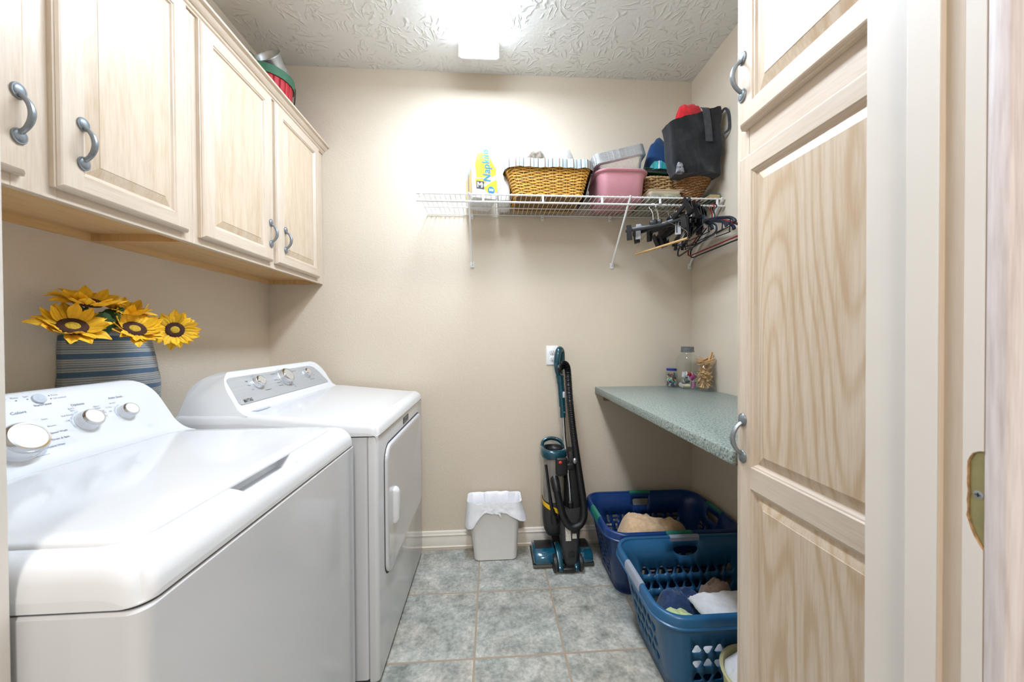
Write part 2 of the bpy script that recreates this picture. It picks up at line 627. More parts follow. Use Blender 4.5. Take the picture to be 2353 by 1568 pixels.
mb = MB(); mb.box(-1.6, 1.6, -1.6, 2.15, -.06, 0)
struct(mb.build('floor', M['floor']), 'green grey mottled square floor tiles with tan grout', 'floor')
mb = MB(); mb.box(-1.36, 1.33, Y0, 2.15, ZC, ZC + .08)
struct(mb.build('ceiling', M['ceiling']), 'white ceiling with stomped plaster texture', 'ceiling')
mb = MB(); mb.box(-1.36, 1.33, YB, YB + .12, 0, ZC)
struct(mb.build('wall_back', M['wall']), 'beige back wall behind the wire shelf', 'wall')
mb = MB(); mb.box(XL - .12, XL, YW, YB, 0, ZC)
struct(mb.build('wall_left', M['wall']), 'beige wall behind the washer and wall cabinets', 'wall')
mb = MB(); mb.box(XR, XR + .12, YW, YB, 0, ZC)
struct(mb.build('wall_right', M['wall']), 'beige wall at the end of the countertop', 'wall')
mb = MB()
mb.box(-1.36, JL - .018, Y0, YW, 0, ZC)
mb.box(JR + .018, 1.33, Y0, YW, 0, ZC)
mb.box(JL - .018, JR + .018, Y0, YW, 2.068, ZC)
struct(mb.build('wall_front', M['wall']), 'wall around the doorway', 'wall')

# right jamb: board, door stop, and the rabbet skin with the torn strike mortise
mb = MB()
mb.box(JR + .0035, JR + .018, Y0, Y1, 0, 2.05)
mb.box(JR, JR + .0035, .4065, Y1, 0, 2.05, .0012)
mb.box(JR - .007, JR + .0035, .3735, .4070, 0, 2.04, .0015)
rr = random.Random(3)
notch = []
zt, zb = 1.082, .988
edge = [(.341, zt + .003), (.3445, zt + .002), (.349, zt - .001), (.3515, zt - .006), (.3535, zt - .012)]
k = 10
for i in range(k + 1):
    edge.append((.3535 + rr.uniform(-.0004, .0004), zt - .014 - (zt - zb - .036) * i / k))
edge += [(.3525, zb + .017), (.350, zb + .008), (.3475, zb + .0015), (.345, zb - .003), (.343, zb - .0065), (.341, zb - .010)]
poly = [(.341, 2.05)] + edge + [(.341, 0), (.3740, 0), (.3740, 2.05)]
mb.prism(poly, lambda u, v, w: (JR + w, u, v), 0, .0035)
struct(mb.build('trim_1', M['jamb'], smooth=20), 'white painted right door jamb with door stop', 'door jamb')
mb9 = MB(); mb9.box(JR - .0002, JR + .0006, .3572, .3738, 0, 2.04)  # thin tan skins over the jamb face and the stop's near face
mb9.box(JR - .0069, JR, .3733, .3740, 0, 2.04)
struct(mb9.build('trim_6', M['tanwood'], smooth=20), 'tan strip of wood beside the door stop', 'door stop strip')
# raw wood rim of the mortise, on the jamb's own edge
mb = MB()
mb.tube([(JR + .0015, u, v) for u, v in edge], [.0009 + .0006 * rr.random() for _ in edge], 5)
t = thing('strike_plate', 'dull brass strike plate with one screw recessed in the chewed right door jamb', 'strike plate', (JR + .003, .348, 1.035))
mb2 = MB(); mb2.box(JR + .0024, JR + .0036, .3412, .356, zb - .008, zt + .001)
mb2.build('plate', M['brass'], t)
mb2 = MB()
Mx = Matrix.Rotation(-PI / 2, 3, 'Y')
mb2.lathe([(.0042, 0), (.0042, .0006), (.003, .0011), (.0012, .0009)], (JR + .0024, .3455, 1.036), 16, Mx)
sc_ = mb2.build('screw', M['steel'], t)
mb2 = MB()
mb2.box(JR + .0010, JR + .0016, .3433, .3477, 1.0355, 1.0366)
mb2.box(JR + .0010, JR + .0016, .3449, .3461, 1.0338, 1.0382)
mb2.build('cross_slot', M['blackprint'], sc_)
mb.build('torn_rim', M['raw'], t, label='chewed raw wood edge')

mb = MB()
mb.box(JR + .0008, JR + .075, Y0 - .017, Y0, 0, 2.12, .002)
struct(mb.build('trim_2', M['casing']), 'grained whitewashed casing beside the right door jamb', 'door casing')
mb = MB()
mb.box(JL - .018, JL, Y0, Y1, 0, 2.05, .0015)
mb.box(JL, JL + .011, .381, .4175, 0, 2.04, .0015)
struct(mb.build('trim_3', M['jamb']), 'white left door jamb at the photo edge', 'door jamb')
mb = MB()
mb.box(JL - .075, JL - .004, Y0 - .017, Y0, 0, 2.12, .003)
struct(mb.build('trim_4', M['casing']), 'whitewashed casing beside the left door jamb', 'door casing')
mb = MB()
mb.box(JL - .018, JR + .018, Y0, Y1, 2.05, 2.068)
struct(mb.build('trim_5', M['jamb']), 'white head jamb above the doorway', 'door jamb')

BASE = [(0, 0), (.013, 0), (.0145, .012), (.017, .0155), (.0145, .019), (.013, .022), (.0125, .062), (.0105, .068), (.0105, .074), (.0125, .078), (.0125, .082), (.009, .088), (.0085, .094), (.006, .100), (.002, .1025), (0, .1025)]
mb = MB()
mb.prism(BASE, lambda u, v, w: (w, YB - u, v), XL, XR)
struct(mb.build('baseboard_back', M['base'], smooth=20), 'white ridged baseboard along the back wall', 'baseboard')
mb = MB()
mb.prism(BASE, lambda u, v, w: (XR - u, w, v), .85, YB)
struct(mb.build('baseboard_right', M['base'], smooth=20), 'white ridged baseboard under the countertop', 'baseboard')

# ------------------------------------------------------------------ ceiling light
LX0, LX1, LY0, LY1, LZ = -.150, .047, .585, 1.800, 2.637
t = thing('ceiling_light', 'long lit fluorescent wraparound fixture on the textured ceiling', 'ceiling light', ((LX0 + LX1) / 2, (LY0 + LY1) / 2, LZ))
mb = MB(); mb.box(LX0 + .02, LX1 - .02, LY0, LY1, ZC - .03, ZC)
mb.build('housing', M['whiteplastic'], t)
mb = MB()
prof = [(LX0, ZC - .022), (LX0, LZ + .02), (LX0 + .004, LZ + .008), (LX0 + .014, LZ), (LX1 - .014, LZ), (LX1 - .004, LZ + .008), (LX1, LZ + .02), (LX1, ZC - .022)]
for ya_, yb_ in ((LY0 + .006, LY0 + .12), (LY0 + .12, LY1 - .12), (LY1 - .12, LY1 - .006)):
    mb.stack([[(u, y_, v) for u, v in prof] for y_ in (ya_, yb_)], False, False)
for i_, f_ in enumerate(mb.f):
    zs_ = [mb.v[q][2] for q in f_]
    ys_ = [mb.v[q][1] for q in f_]
    mb.m[i_] = 1 if max(zs_) > LZ + .012 else 2 if (max(ys_) < LY0 + .125 or min(ys_) > LY1 - .125) else 0
mb.build('diffuser', [M['lamp'], M['lamp_side'], M['lamp_end']], t)
for y in (LY0, LY1 - .006):
    mb = MB()
    mb.prism([(LX0 - .004, ZC), (LX0 - .004, LZ + .004), (LX0 + .01, LZ - .004), (LX1 - .01, LZ - .004), (LX1 + .004, LZ + .004), (LX1 + .004, ZC)], lambda u, v, w: (u, w, v), y, y + .006)
    mb.build('end_cap', M['whiteplastic'], t)


# ------------------------------------------------------------------ cabinets
def door_mesh(fn, u0, u1, v0, v1, panels, stile=.042, th=.02):
    """raised-panel cabinet door; fn(u, v, w) -> world, w outwards from the frame face.
    materials: 0 upright grain, 1 level grain, 2 panel"""
    mb = MB()
    def loop(a0, a1, b0, b1, w):
        return [(a0, b0, w), (a1, b0, w), (a1, b1, w), (a0, b1, w)]
    def ring(A, B, mi=None):
        n = 4
        v = [fn(*p) for p in A + B]
        for i in range(n):
            j = (i + 1) % n
            m_ = mi if mi is not None else (1 if i in (0, 2) else 0)
            mb.add([v[i], v[j], v[n + j], v[n + i]], [(0, 1, 2, 3)], m_)
    prof = [(0, 0), (0, th * .55), (.0025, th * .62), (.0025, th * .72), (.006, th * .92), (.009, th)]
    L = [loop(u0 + a, u1 - a, v0 + a, v1 - a, w) for a, w in prof]
    for A, B in zip(L, L[1:]):
        ring(A, B)
    mb.add([fn(*p) for p in L[0]], [(0, 1, 2, 3)], 0)
    a = prof[-1][0]
    I0, I1 = u0 + stile, u1 - stile
    O0, O1, P0, P1 = u0 + a, u1 - a, v0 + a, v1 - a
    def quad(a0, a1, b0, b1, mi):
        mb.add([fn(a0, b0, th), fn(a1, b0, th), fn(a1, b1, th), fn(a0, b1, th)], [(0, 1, 2, 3)], mi)
    quad(O0, I0, P0, P1, 0)
    quad(I1, O1, P0, P1, 0)
    zs = [P0] + [z for p in panels for z in p] + [P1]
    for i in range(0, len(zs), 2):
        quad(I0, I1, zs[i], zs[i + 1], 1)
    for b0, b1 in panels:
        pr = [(0, th), (.0025, th - .003), (.005, th - .0035), (.008, th - .0085), (.010, th - .0095), (.012, th - .0095)]
        R = [loop(I0 + q, I1 - q, b0 + q, b1 - q, w) for q, w in pr]
        for A, B in zip(R, R[1:]):
            ring(A, B)
        pr2 = [(.012, th - .0095), (.034, th - .0025), (.035, th - .0015)]
        R = [loop(I0 + q, I1 - q, b0 + q, b1 - q, w) for q, w in pr2]
        for A, B in zip(R, R[1:]):
            ring(A, B, 2)
        mb.add([fn(*p) for p in R[-1]], [(0, 1, 2, 3)], 2)
    return mb


def pull_mesh(fn, u, v, c=.040):
    """arched pewter pull with spoon-shaped feet; fn(u,v,w)"""
    mb = MB()
    pts = [(-c + .004, .004), (-c + .008, .010), (-c + .014, .016), (-c + .025, .0225), (0, .0255), (c - .025, .0225), (c - .014, .016), (c - .008, .010), (c - .004, .004)]
    path = smooth_path([fn(u, v + a, w) for a, w in pts], 4)
    n = len(path)
    mb.tube(path, [.0037 + .0020 * math.sin(PI * i / (n - 1)) ** 2 + .0012 * abs(math.cos(PI * i / (n - 1))) ** 8 for i in range(n)], 10)
    for s in (-1, 1):
        prof = [(1.0, 0), (1.0, .0022), (.93, .0036), (.80, .0036), (.74, .0046), (.4, .0062), (0.02, .0066)]
        loops = []
        for k, w in prof:
            loops.append([fn(u + .0125 * k * math.cos(2 * PI * j / 20), v + s * (c + .004) + .0155 * k * math.sin(2 * PI * j / 20), w) for j in range(20)])
        mb.stack(loops)
    return mb


OAK3 = [M['oak_v'], M['oak_h'], M['oak_panel']]
FX = -.934
def left_fn(u, v, w):
    return (FX + w, u, v)


def wall_cabinet(label, y0, y1, doors, far):
    t = thing('wall_cabinet', label, 'wall cabinet', (XL, (y0 + y1) / 2, 1.512))
    zb, zt = 1.512, 2.275
    # box with a recessed bottom panel and maple hanging rails beneath
    mb = MB()
    mb.box(XL, FX - .019, y0, y0 + .016, zb, zt, mi=1)
    mb.box(XL, FX - .019, y1 - .016, y1, zb, zt, mi=1)
    mb.box(XL, XL + .012, y0 + .016, y1 - .016, zb, zt, mi=0)
    mb.box(XL + .012, FX - .019, y0 + .016, y1 - .016, zb + .022, zb + .034, mi=0)
    mb.box(XL + .012, FX - .019, y0 + .016, y1 - .016, zt - .03, zt - .016, mi=0)
    mb.build('carcass', [M['oak_under'], M['oak_under_x']], t)
    mb = MB()
    spans = [(a, b) for a, b, *_ in doors]
    cuts = [y0] + [z for a, b in spans for z in (a + .014, b - .014)] + [y1]
    for i in range(0, len(cuts), 2):
        mb.box(FX - .019, FX, cuts[i], cuts[i + 1], zb, zt, .0012, 1, mi=0)
    for a, b in spans:
        mb.box(FX - .0185, FX - .0002, a + .013, b - .013, zb, zb + .040, .0012, 1, mi=1)
        mb.box(FX - .0185, FX - .0002, a + .013, b - .013, zt - .062, zt, .0012, 1, mi=1)
    mb.build('face_frame', [M['oak_v'], M['oak_h']], t)
    for a, b, hy in doors:
        d = door_mesh(left_fn, a, b, 1.536, 2.232, [(1.580, 2.188)], stile=.047).build('door', OAK3, t, smooth=20)
        pull_mesh(lambda u, v, w: (FX + .02 + w, u, v), hy, 1.651).build('handle', M['pewter'], d)
    return t


wall_cabinet('whitewashed oak wall cabinet above the washer, nearest the doorway', .462, 1.158, [(.470, .754, .738), (.800, 1.128, .846)], False)
wall_cabinet('whitewashed oak wall cabinet above the dryer, against the back wall', 1.1585, YB - .002, [(1.176, 1.540, 1.518), (1.568, 1.944, 1.622)], True)

# crown moulding along both cabinets
CP = [(0, 2.236), (.006, 2.236), (.008, 2.240), (.012, 2.243), (.014, 2.247), (.014, 2.250), (.018, 2.251), (.022, 2.254), (.030, 2.262), (.034, 2.268), (.036, 2.268), (.043, 2.270), (.043, 2.2785), (.02, 2.2785), (0, 2.2785)]
mb = MB()
mb.prism(CP, lambda u, v, w: (FX + .0004 + u, w, v), .462, YB - .002)
solo(mb, 'crown_molding', M['oak_h'], 'stepped whitewashed crown molding along the top of the wall cabinets', 'molding', smooth=20)

# tall pantry cabinet on the right
TX = .620
def right_fn(u, v, w):
    return (TX - w, u, v)
t = thing('pantry_cabinet', 'tall whitewashed oak pantry cabinet at the right beside the doorway', 'cabinet', ((TX + XR) / 2, .65, 0))
mb = MB()
mb.box(TX + .019, XR - .001, .430, .446, .0, 2.275)
mb.box(TX + .019, XR - .001, .824, .840, .0, 2.275)
mb.box(XR - .013, XR - .001, .446, .824, .0, 2.275)
mb.box(TX + .06, XR - .013, .446, .824, .09, .106)
mb.box(TX + .019, XR - .013, .446, .824, 2.25, 2.266)
mb.box(TX + .06, TX + .07, .446, .824, .0, .09)
mb.build('carcass', M['oak_v'], t)
mb = MB()
mb.box(TX, TX + .019, .430, .455, .09, 2.275, .0012, 1, mi=0)
mb.box(TX, TX + .019, .800, .840, .09, 2.275, .0012, 1, mi=0)
for a, b in ((.09, .12), (1.615, 1.735), (2.22, 2.275)):
    mb.box(TX + .0002, TX + .0185, .455, .800, a, b, .0012, 1, mi=1)
mb.build('face_frame', [M['oak_v'], M['oak_h']], t)
d = door_mesh(right_fn, .433, .812, 1.706, 2.262, [(1.752, 2.214)], stile=.045).build('door', [M['oak_v'], M['oak_h'], M['oak_figured']], t, smooth=20)
pull_mesh(lambda u, v, w: (TX - .02 - w, u, v), .796, 1.825).build('handle', M['pewter'], d)
d = door_mesh(right_fn, .433, .812, .105, 1.638, [(.150, .856), (.905, 1.594)], stile=.042).build('door', [M['oak_v'], M['oak_h'], M['oak_figured']], t, smooth=20)
pull_mesh(lambda u, v, w: (TX - .02 - w, u, v), .794, .967).build('handle', M['pewter'], d)

# ------------------------------------------------------------------ washer
def sstep(a, b, x):
    t = max(0, min(1, (x - a) / (b - a)))
    return t * t * (3 - 2 * t)


def body_top(x0, x1, y0, y1, zlow, zfun, r, nx, ny, rc=.03, scoop=None):
    """machine top as a closed shell: rounded-rect skirt plus a crowned surface. x1 is the front"""
    mb = MB()
    def pt(u, v):
        # spread samples to the edges
        s = lambda q: q + .0
        x = x0 + (x1 - x0) * u
        y = y0 + (y1 - y0) * v
        return x, y
    loops = []
    insets = [(0, zlow, 0), (0, None, r), ]
    N = 7
    rows = [(0.0, zlow)]
    for i in range(N + 1):
        a = PI / 2 * i / N
        rows.append((r * (1 - math.cos(a)) * 1.0, r * (math.sin(a) - 1)))
    for ins, dz in rows:
        l = []
        for px, py in rrect(x0 + ins * .6, x1 - ins * 1.6, y0 + ins, y1 - ins, rc, 6):
            l.append((px, py, dz if dz > 0 else zfun(px, py) + dz))
        loops.append(l)
    mb.stack(loops, True, False)
    # concentric inner loops to follow the crown
    last = rows[-1][0]
    inner = []
    for k in range(0, 11):
        ins = last + k * ((y1 - y0) / 2 - last - .004) / 10
        fx = (x1 - x0) / (y1 - y0)
        l = []
        for px, py in rrect(x0 + ins * .6 * (1 if k == 0 else 1), x1 - ins * 1.6 if k == 0 else x1 - last * 1.6 - (ins - last) * .9, y0 + ins, y1 - ins, max(.002, rc * (1 - k / 11)), 6):
            l.append((px, py, zfun(px, py)))
        inner.append(l)
    mb.stack(inner, False, True)
    return mb


WX0, WX1, WY0, WY1 = -1.105, -.447, .468, 1.172
t = thing('washing_machine', 'white top load washing machine with three chrome ringed knobs, nearest the doorway', 'washing machine', ((WX0 + WX1) / 2, (WY0 + WY1) / 2, 0))
mb = MB()
mb.rstack([(WX0 + .01, WX1 - .01, WY0 + .01, WY1 - .01, .02, .02), (WX0, WX1, WY0, WY1, .022, .03), (WX0, WX1, WY0, WY1, .022, .858), (WX0 + .003, WX1 - .003, WY0 + .003, WY1 - .003, .02, .8615)], 6)
mb.build('body', M['enamel_b'], t)
mb = MB()
mb.rstack([(WX0 + .006, WX1 - .006, WY0 + .006, WY1 - .006, .018, .860), (WX0 + .006, WX1 - .006, WY0 + .006, WY1 - .006, .018, .867)], 6)
mb.build('top_seam', M['gap'], t)
for px in (WX0 + .06, WX1 - .06):
    for py in (WY0 + .06, WY1 - .06):
        mb = MB(); mb.lathe([(.022, 0), (.022, .012), (.012, .016), (.012, .024)], (px, py, 0), 14)
        mb.build('foot', M['gap'], t)
# top cover: a height field with rolled front and side edges, a step round the lid and a finger scoop
LX_0, LX_1, LY_0, LY_1 = -.952, -.497, .508, 1.126     # lid
def top_z(x, y):
    z = .926
    d = WX1 - x                                   # rolled front edge
    if d < .060:
        q = 1 - d / .060
        z -= .052 * (1 - math.sqrt(max(0, 1 - q ** 2.3)))
    for d in (y - WY0, WY1 - y):
        if d < .034:
            q = 1 - d / .034
            z -= .046 * (1 - math.sqrt(max(0, 1 - q ** 2.2)))
    # scoop in front of the lid
    s = sstep(.690, .712, y) * (1 - sstep(.868, .892, y))
    f = sstep(-.530, -.520, x) * (1 - sstep(-.487, -.462, x))
    z -= .026 * s * f
    return max(z, .868)
def spread(n, lo, hi, fine):
    """sample positions lo..hi, crowded inside the fine intervals"""
    xs = set()
    for i in range(n + 1):
        xs.add(round(lo + (hi - lo) * i / n, 5))
    for a, b, k in fine:
        for i in range(k + 1):
            xs.add(round(a + (b - a) * i / k, 5))
    return sorted(xs)
xs = spread(20, -.99, WX1, [(-.54, -.455, 34), (-.465, WX1, 14)])
ys = spread(24, WY0, WY1, [(WY0, WY0 + .04, 14), (WY1 - .04, WY1, 14), (.685, .72, 12), (.86, .90, 12)])
# round the plan corners by pulling the outer samples in
def plan(x, y):
    r = .03
    for yy, sg in ((WY0, 1), (WY1, -1)):
        cy = yy + sg * r; cx = WX1 - r
        dx, dy = x - cx, (y - cy) * -sg
        if dx > 0 and dy > 0:
            m_ = max(dx, dy); L = math.hypot(dx, dy)
            if L > 0:
                k = m_ / L
                return cx + dx * k, cy - sg * dy * k
    return x, y
mb = MB()
nx, ny = len(xs), len(ys)
verts = []
for y in ys:
    for x in xs:
        px, py = plan(x, y)
        verts.append((px, py, top_z(x, y)))
mb.add(verts, [(j * nx + i, j * nx + i + 1, (j + 1) * nx + i + 1, (j + 1) * nx + i) for j in range(ny - 1) for i in range(nx - 1)])
per = [i for i in range(nx)] + [j * nx + nx - 1 for j in range(1, ny)] + [(ny - 1) * nx + i for i in range(nx - 2, -1, -1)] + [j * nx for j in range(ny - 2, 0, -1)]
top = [verts[i] for i in per]
mb.stack([[(p[0], p[1], .8662) for p in top], top], False, False)
mb.build('top_cover', M['enamel'], t, smooth=50)
# lid
mb = MB()
def lid_row(ins, z):
    out = []
    for px, py in rrect(LX_0 + ins * .2, LX_1 - ins, LY_0 + ins, LY_1 - ins, .045, 8):
        out.append((px, py, z))
    return out
mb.stack([lid_row(0, .9255), lid_row(0, .9285), lid_row(.0015, .9315), lid_row(.005, .9335), lid_row(.03, .9340), lid_row(.10, .9335)])
mb.build('lid', M['enamel'], t, smooth=60)

# console: a curved bank swelling up from the back of the top
def console(t, prof, y0, y1, rtop, mat, zflat):
    """prof: (x,z) from the front foot over the crest to the back foot"""
    mb = MB()
    zmax = max(p[1] for p in prof)
    P = smooth_path([(p[0], 0, p[1]) for p in prof], 5)
    def yend(z):
        if z < zmax - rtop:
            return 0
        q = (z - (zmax - rtop)) / rtop
        return rtop * (1 - math.sqrt(max(0, 1 - q * q)))
    def foot(z):
        return 0.012 * (1 - min(1, max(0, (z - prof[0][1]) / .05))) ** 2
    cols = []
    inset = [1.0, .985, .95, .9, .8]
    N = 40
    for k in range(N + 1):
        w = k / N
        col = []
        for p in P:
            e = yend(p.z) - foot(p.z)
            a, b = y0 + e, y1 - e
            col.append((p.x, a + (b - a) * w, p.z))
        cols.append(col)
    mb.stack(cols, True, True, closed=False)
    return mb
prof = [(-.935, .925), (-.952, .929), (-.970, .940), (-.9875, .960), (-1.0, .980), (-1.025, 1.020), (-1.050, 1.060), (-1.060, 1.076), (-1.072, 1.088), (-1.088, 1.090), (-1.102, 1.082), (-1.108, 1.05), (-1.108, .90)]
console(t, prof, .488, 1.150, .062, None, 0).build('console', M['enamel'], t, smooth=50)
WP, WD = Vector((-1.0, 0, .98)), Vector((-.53, 0, .848))
WN = Vector((.848, 0, .53))
def wfn(cy, ct, lift=.0006):
    return lambda u, v: WP + WD * (ct + v) + Vector((0, cy + u, 0)) + WN * lift
def knob(t, name, P0, Dv, N_, cy, ct, r, h, rim=True, face='whiteplastic', body='enamel', tick=True):
    Rm = Matrix((Vector((0, 1, 0)), Dv, N_)).transposed()
    c = P0 + Dv * ct + Vector((0, cy, 0))
    mb = MB()
    mb.lathe([(r * 1.06, 0), (r * 1.06, h * .08), (r * 1.0, h * .16), (r * .97, h * .75), (r * .9, h * .80)], c, 36, Rm)
    k = mb.build(name, M[body], t)
    mb = MB()
    mb.lathe([(r * .95, h * .74), (r * .925, h * .88), (r * .83, h * 1.01), (r * .74, h * 1.01), (r * .73, h * .9)], c, 36, Rm)
    mb.build('chrome_ring', M['chrome'], k)
    mb = MB()
    mb.lathe([(r * .75, h * .9), (r * .74, h * .985), (r * .55, h * 1.0), (r * .02, h * 1.01)], c, 36, Rm)
    mb.build('knob_face', M[face], k)
    if tick:
        mb = MB()
        mb.add([Rm @ Vector(q) + c for q in ((-r * .045, -r * 1.0, h * .5), (r * .045, -r * 1.0, h * .5), (r * .045, -r * .78, h * 1.012), (-r * .045, -r * .78, h * 1.012),
                                              (-r * .045, -r * .92, h * .5), (r * .045, -r * .92, h * .5), (r * .045, -r * .74, h * .98), (-r * .045, -r * .74, h * .98))],
               [(0, 1, 2, 3), (4, 5, 6, 7), (0, 1, 5, 4), (2, 3, 7, 6), (0, 3, 7, 4), (1, 2, 6, 5)])
        mb.build('pointer', M['whiteplastic'], k)
    return k
knob(t, 'knob', WP, WD, WN, .797, .010, .0390, .035)
knob(t, 'knob', WP, WD, WN, .939, .030, .0245, .024)
knob(t, 'knob', WP, WD, WN, 1.034, .033, .0205, .021)
# start button
Rm = Matrix((Vector((0, 1, 0)), WD, WN)).transposed()
mb = MB()
mb.lathe([(.0125, 0), (.0125, .003), (.0115, .0042), (.004, .0050), (.0005, .0051)], WP + WD * .1085 + Vector((0, .880, 0)), 28, Rm)
bt = mb.build('start_button', M['paleprint'], t)
# rings of marks round the dials
mb = MB()
def arc_marks(cy, ct, r, w, a0, a1, n, gap=.18):
    for i in range(n):
        p = a0 + (a1 - a0) * (i + gap / 2) / n
        q = a0 + (a1 - a0) * (i + 1 - gap / 2) / n
        L = []
        for k in range(7):
            a = math.radians(p + (q - p) * k / 6)
            L.append((math.cos(a), math.sin(a)))
        f = wfn(cy, ct)
        v = [f(r * c, r * s) for c, s in L] + [f((r + w) * c, (r + w) * s) for c, s in L]
        mb.add(v, [(k, k + 1, 8 + k, 7 + k) for k in range(6)])
arc_marks(.797, .010, .0445, .0050, -200, 20, 12)
mb.build('dial_marks', M['paleprint'], t)
mb = MB()
arc_marks(.939, .030, .0285, .0035, 100, 200, 5)
mb.build('dial_marks', M['paleprint'], t)
mb = MB()
arc_marks(1.034, .033, .0240, .0032, 100, 200, 4)
mb.build('dial_marks', M['paleprint'], t)
mb = MB()
for s, cy, ct, sz in (('Auto Soak', 1.032, .082, .0086), ('Options', .942, .079, .0086), ('Start/Pause', .880, .0925, .0072), ('Colors', .833, .0815, .0094),
                      ('Speed Wash', .8755, .018, .0064), ('Drain & Spin', .8715, .0015, .0064), ('Active Wear', .8560, -.0135, .0064), ('Bulky Items', .822, -.0290, .0064), ('Jeans', .789, -.0340, .0064),
                      ('Normal', .792, .0715, .0085), ('Whites', .752, .070, .0082), ('Delicates', .738, -.010, .0064), ('Towels', .760, -.024, .0064)):
    put_text(mb, s, sz, wfn(cy, ct), bold=.0001)
mb.build('lettering', M['greyprint'], t, smooth=0)
mb = MB()
for s, cy, ct in (('Pause', .911, .1135), ('Lid Locked', .9175, .1045), ('Rinse', .842, .1185), ('Spin', .861, .1185), ('Wash', .822, .1185), ('2nd Rinse', .908, .0545), ('Extra\nSpin', .924, .0675), ('Off', .9035, .040), ('15 Min', 1.001, .0555), ('30 Min', 1.016, .066), ('Off', .999, .0435), ('Warm\nRinse', .977, .062), ('Tap\nCold', .983, .047), ('Cold', .981, .033), ('Start', .866, .0555), ('Sheets', .870, .036)):
    put_text(mb, s, .0058, wfn(cy, ct))
mb.build('lettering', M['greyprint'], t, smooth=0)
for cy, ct in ((.842, .111), (.861, .111), (.822, .111), (.9005, .1130), (.9005, .1045)):
    mb = MB()
    f = wfn(cy, ct, .0008)
    mb.add([f(.0016 * math.cos(2 * PI * k / 12), .0016 * math.sin(2 * PI * k / 12)) for k in range(12)], [tuple(range(12))])
    mb.build('indicator_light', M['greyprint'], t, smooth=0)
for cy, ct, r_ in ((1.070, -.024, .0078), (.880, .1085, .006)):
    mb = MB()
    f = wfn(cy, ct, .0008 if r_ > .007 else .0056)
    if r_ > .007:
        put_text(mb, 'GE', .0075, f)
    for k in range(28):
        a, b = 2 * PI * k / 28, 2 * PI * (k + 1) / 28
        mb.add([f(r_ * math.cos(a), r_ * math.sin(a)), f(r_ * math.cos(b), r_ * math.sin(b)), f(r_ * .9 * math.cos(b), r_ * .9 * math.sin(b)), f(r_ * .9 * math.cos(a), r_ * .9 * math.sin(a))], [(0, 1, 2, 3)])
    mb.build('emblem' if r_ > .007 else 'button_ring', M['paleprint'], t if r_ > .007 else bt, smooth=0)

# ------------------------------------------------------------------ dryer
DX0, DX1, DY0, DY1 = -1.045, -.388, 1.215, 1.964
t = thing('clothes_dryer', 'white front load clothes dryer with a silver control panel, by the back wall', 'dryer', ((DX0 + DX1) / 2, (DY0 + DY1) / 2, 0))
mb = MB()
mb.rstack([(DX0, -.4225, DY0 + .002, DY1 - .002, .012, .03), (DX0, -.4225, DY0 + .002, DY1 - .002, .012, .870)], 4)
mb.build('body', M['enamel_b'], t)
mb = MB()
mb.box(DX0 + .03, -.41, DY0 + .01, DY1 - .01, .012, .874)
mb.build('inner_shell', M['gap'], t)
for px in (DX0 + .08, -.47):
    for py in (DY0 + .06, DY1 - .06):
        mb = MB(); mb.lathe([(.02, 0), (.02, .010), (.012, .013)], (px, py, 0), 14)
        mb.build('foot', M['gap'], t)
mb = MB()
pr = [(-.4205, DY0, DY1)]
outline = [(-.4205, DY0), (-.402, DY0), (-.395, DY0 + .002), (-.390, DY0 + .007), (DX1, DY0 + .014), (DX1, DY1 - .014), (-.390, DY1 - .007), (-.395, DY1 - .002), (-.402, DY1), (-.4205, DY1)]
def ol(ins, z):
    cx, cy = -.41, (DY0 + DY1) / 2
    return [(x - ins if x > -.41 else x, y + (ins if y < cy else -ins), z) for x, y in outline]
mb.stack([ol(.006, .018), ol(.001, .024), ol(0, .03), ol(0, .862), ol(.0015, .868), ol(.006, .871)])
mb.build('front_panel', M['enamel_b'], t, smooth=50)
# sloped top with rolled edges
def dz(x, y):
    z = .918 + .0 * y
    if x < -.45:
        z += .040 * min(1, (-.45 - x) / .38)
    d = DX1 + .004 - x
    if d < .05:
        q = 1 - d / .05
        z -= .040 * (1 - math.sqrt(max(0, 1 - q ** 2.4)))
    for d in (y - DY0 + .004, DY1 + .004 - y):
        if d < .022:
            q = 1 - d / .022
            z -= .032 * (1 - math.sqrt(max(0, 1 - q ** 2.4)))
    return z
xs = spread(16, DX0, DX1 + .004, [(-.44, DX1 + .004, 16)])
ys = spread(12, DY0 - .004, DY1 + .004, [(DY0 - .004, DY0 + .02, 12), (DY1 - .02, DY1 + .004, 12)])
def plan2(x, y):
    r = .024
    for yy, sg in ((DY0 - .004, 1), (DY1 + .004, -1)):
        cy = yy + sg * r; cx = DX1 + .004 - r
        dx, dy = x - cx, (y - cy) * -sg
        if dx > 0 and dy > 0:
            k = max(dx, dy) / math.hypot(dx, dy)
            return cx + dx * k, cy - sg * dy * k
    return x, y
mb = MB()
nx, ny = len(xs), len(ys)
verts = []
for y in ys:
    for x in xs:
        px, py = plan2(x, y)
        verts.append((px, py, dz(x, y)))
mb.add(verts, [(j * nx + i, j * nx + i + 1, (j + 1) * nx + i + 1, (j + 1) * nx + i) for j in range(ny - 1) for i in range(nx - 1)])
# skirt down to the cabinet
per = [i for i in range(nx)] + [j * nx + nx - 1 for j in range(1, ny)] + [(ny - 1) * nx + i for i in range(nx - 2, -1, -1)] + [j * nx for j in range(ny - 2, 0, -1)]
top = [verts[i] for i in per]
low = [(p[0], p[1], .8755) for p in top]
mb.stack([low, top], True, False)
mb.build('top_cover', M['enamel'], t, smooth=50)
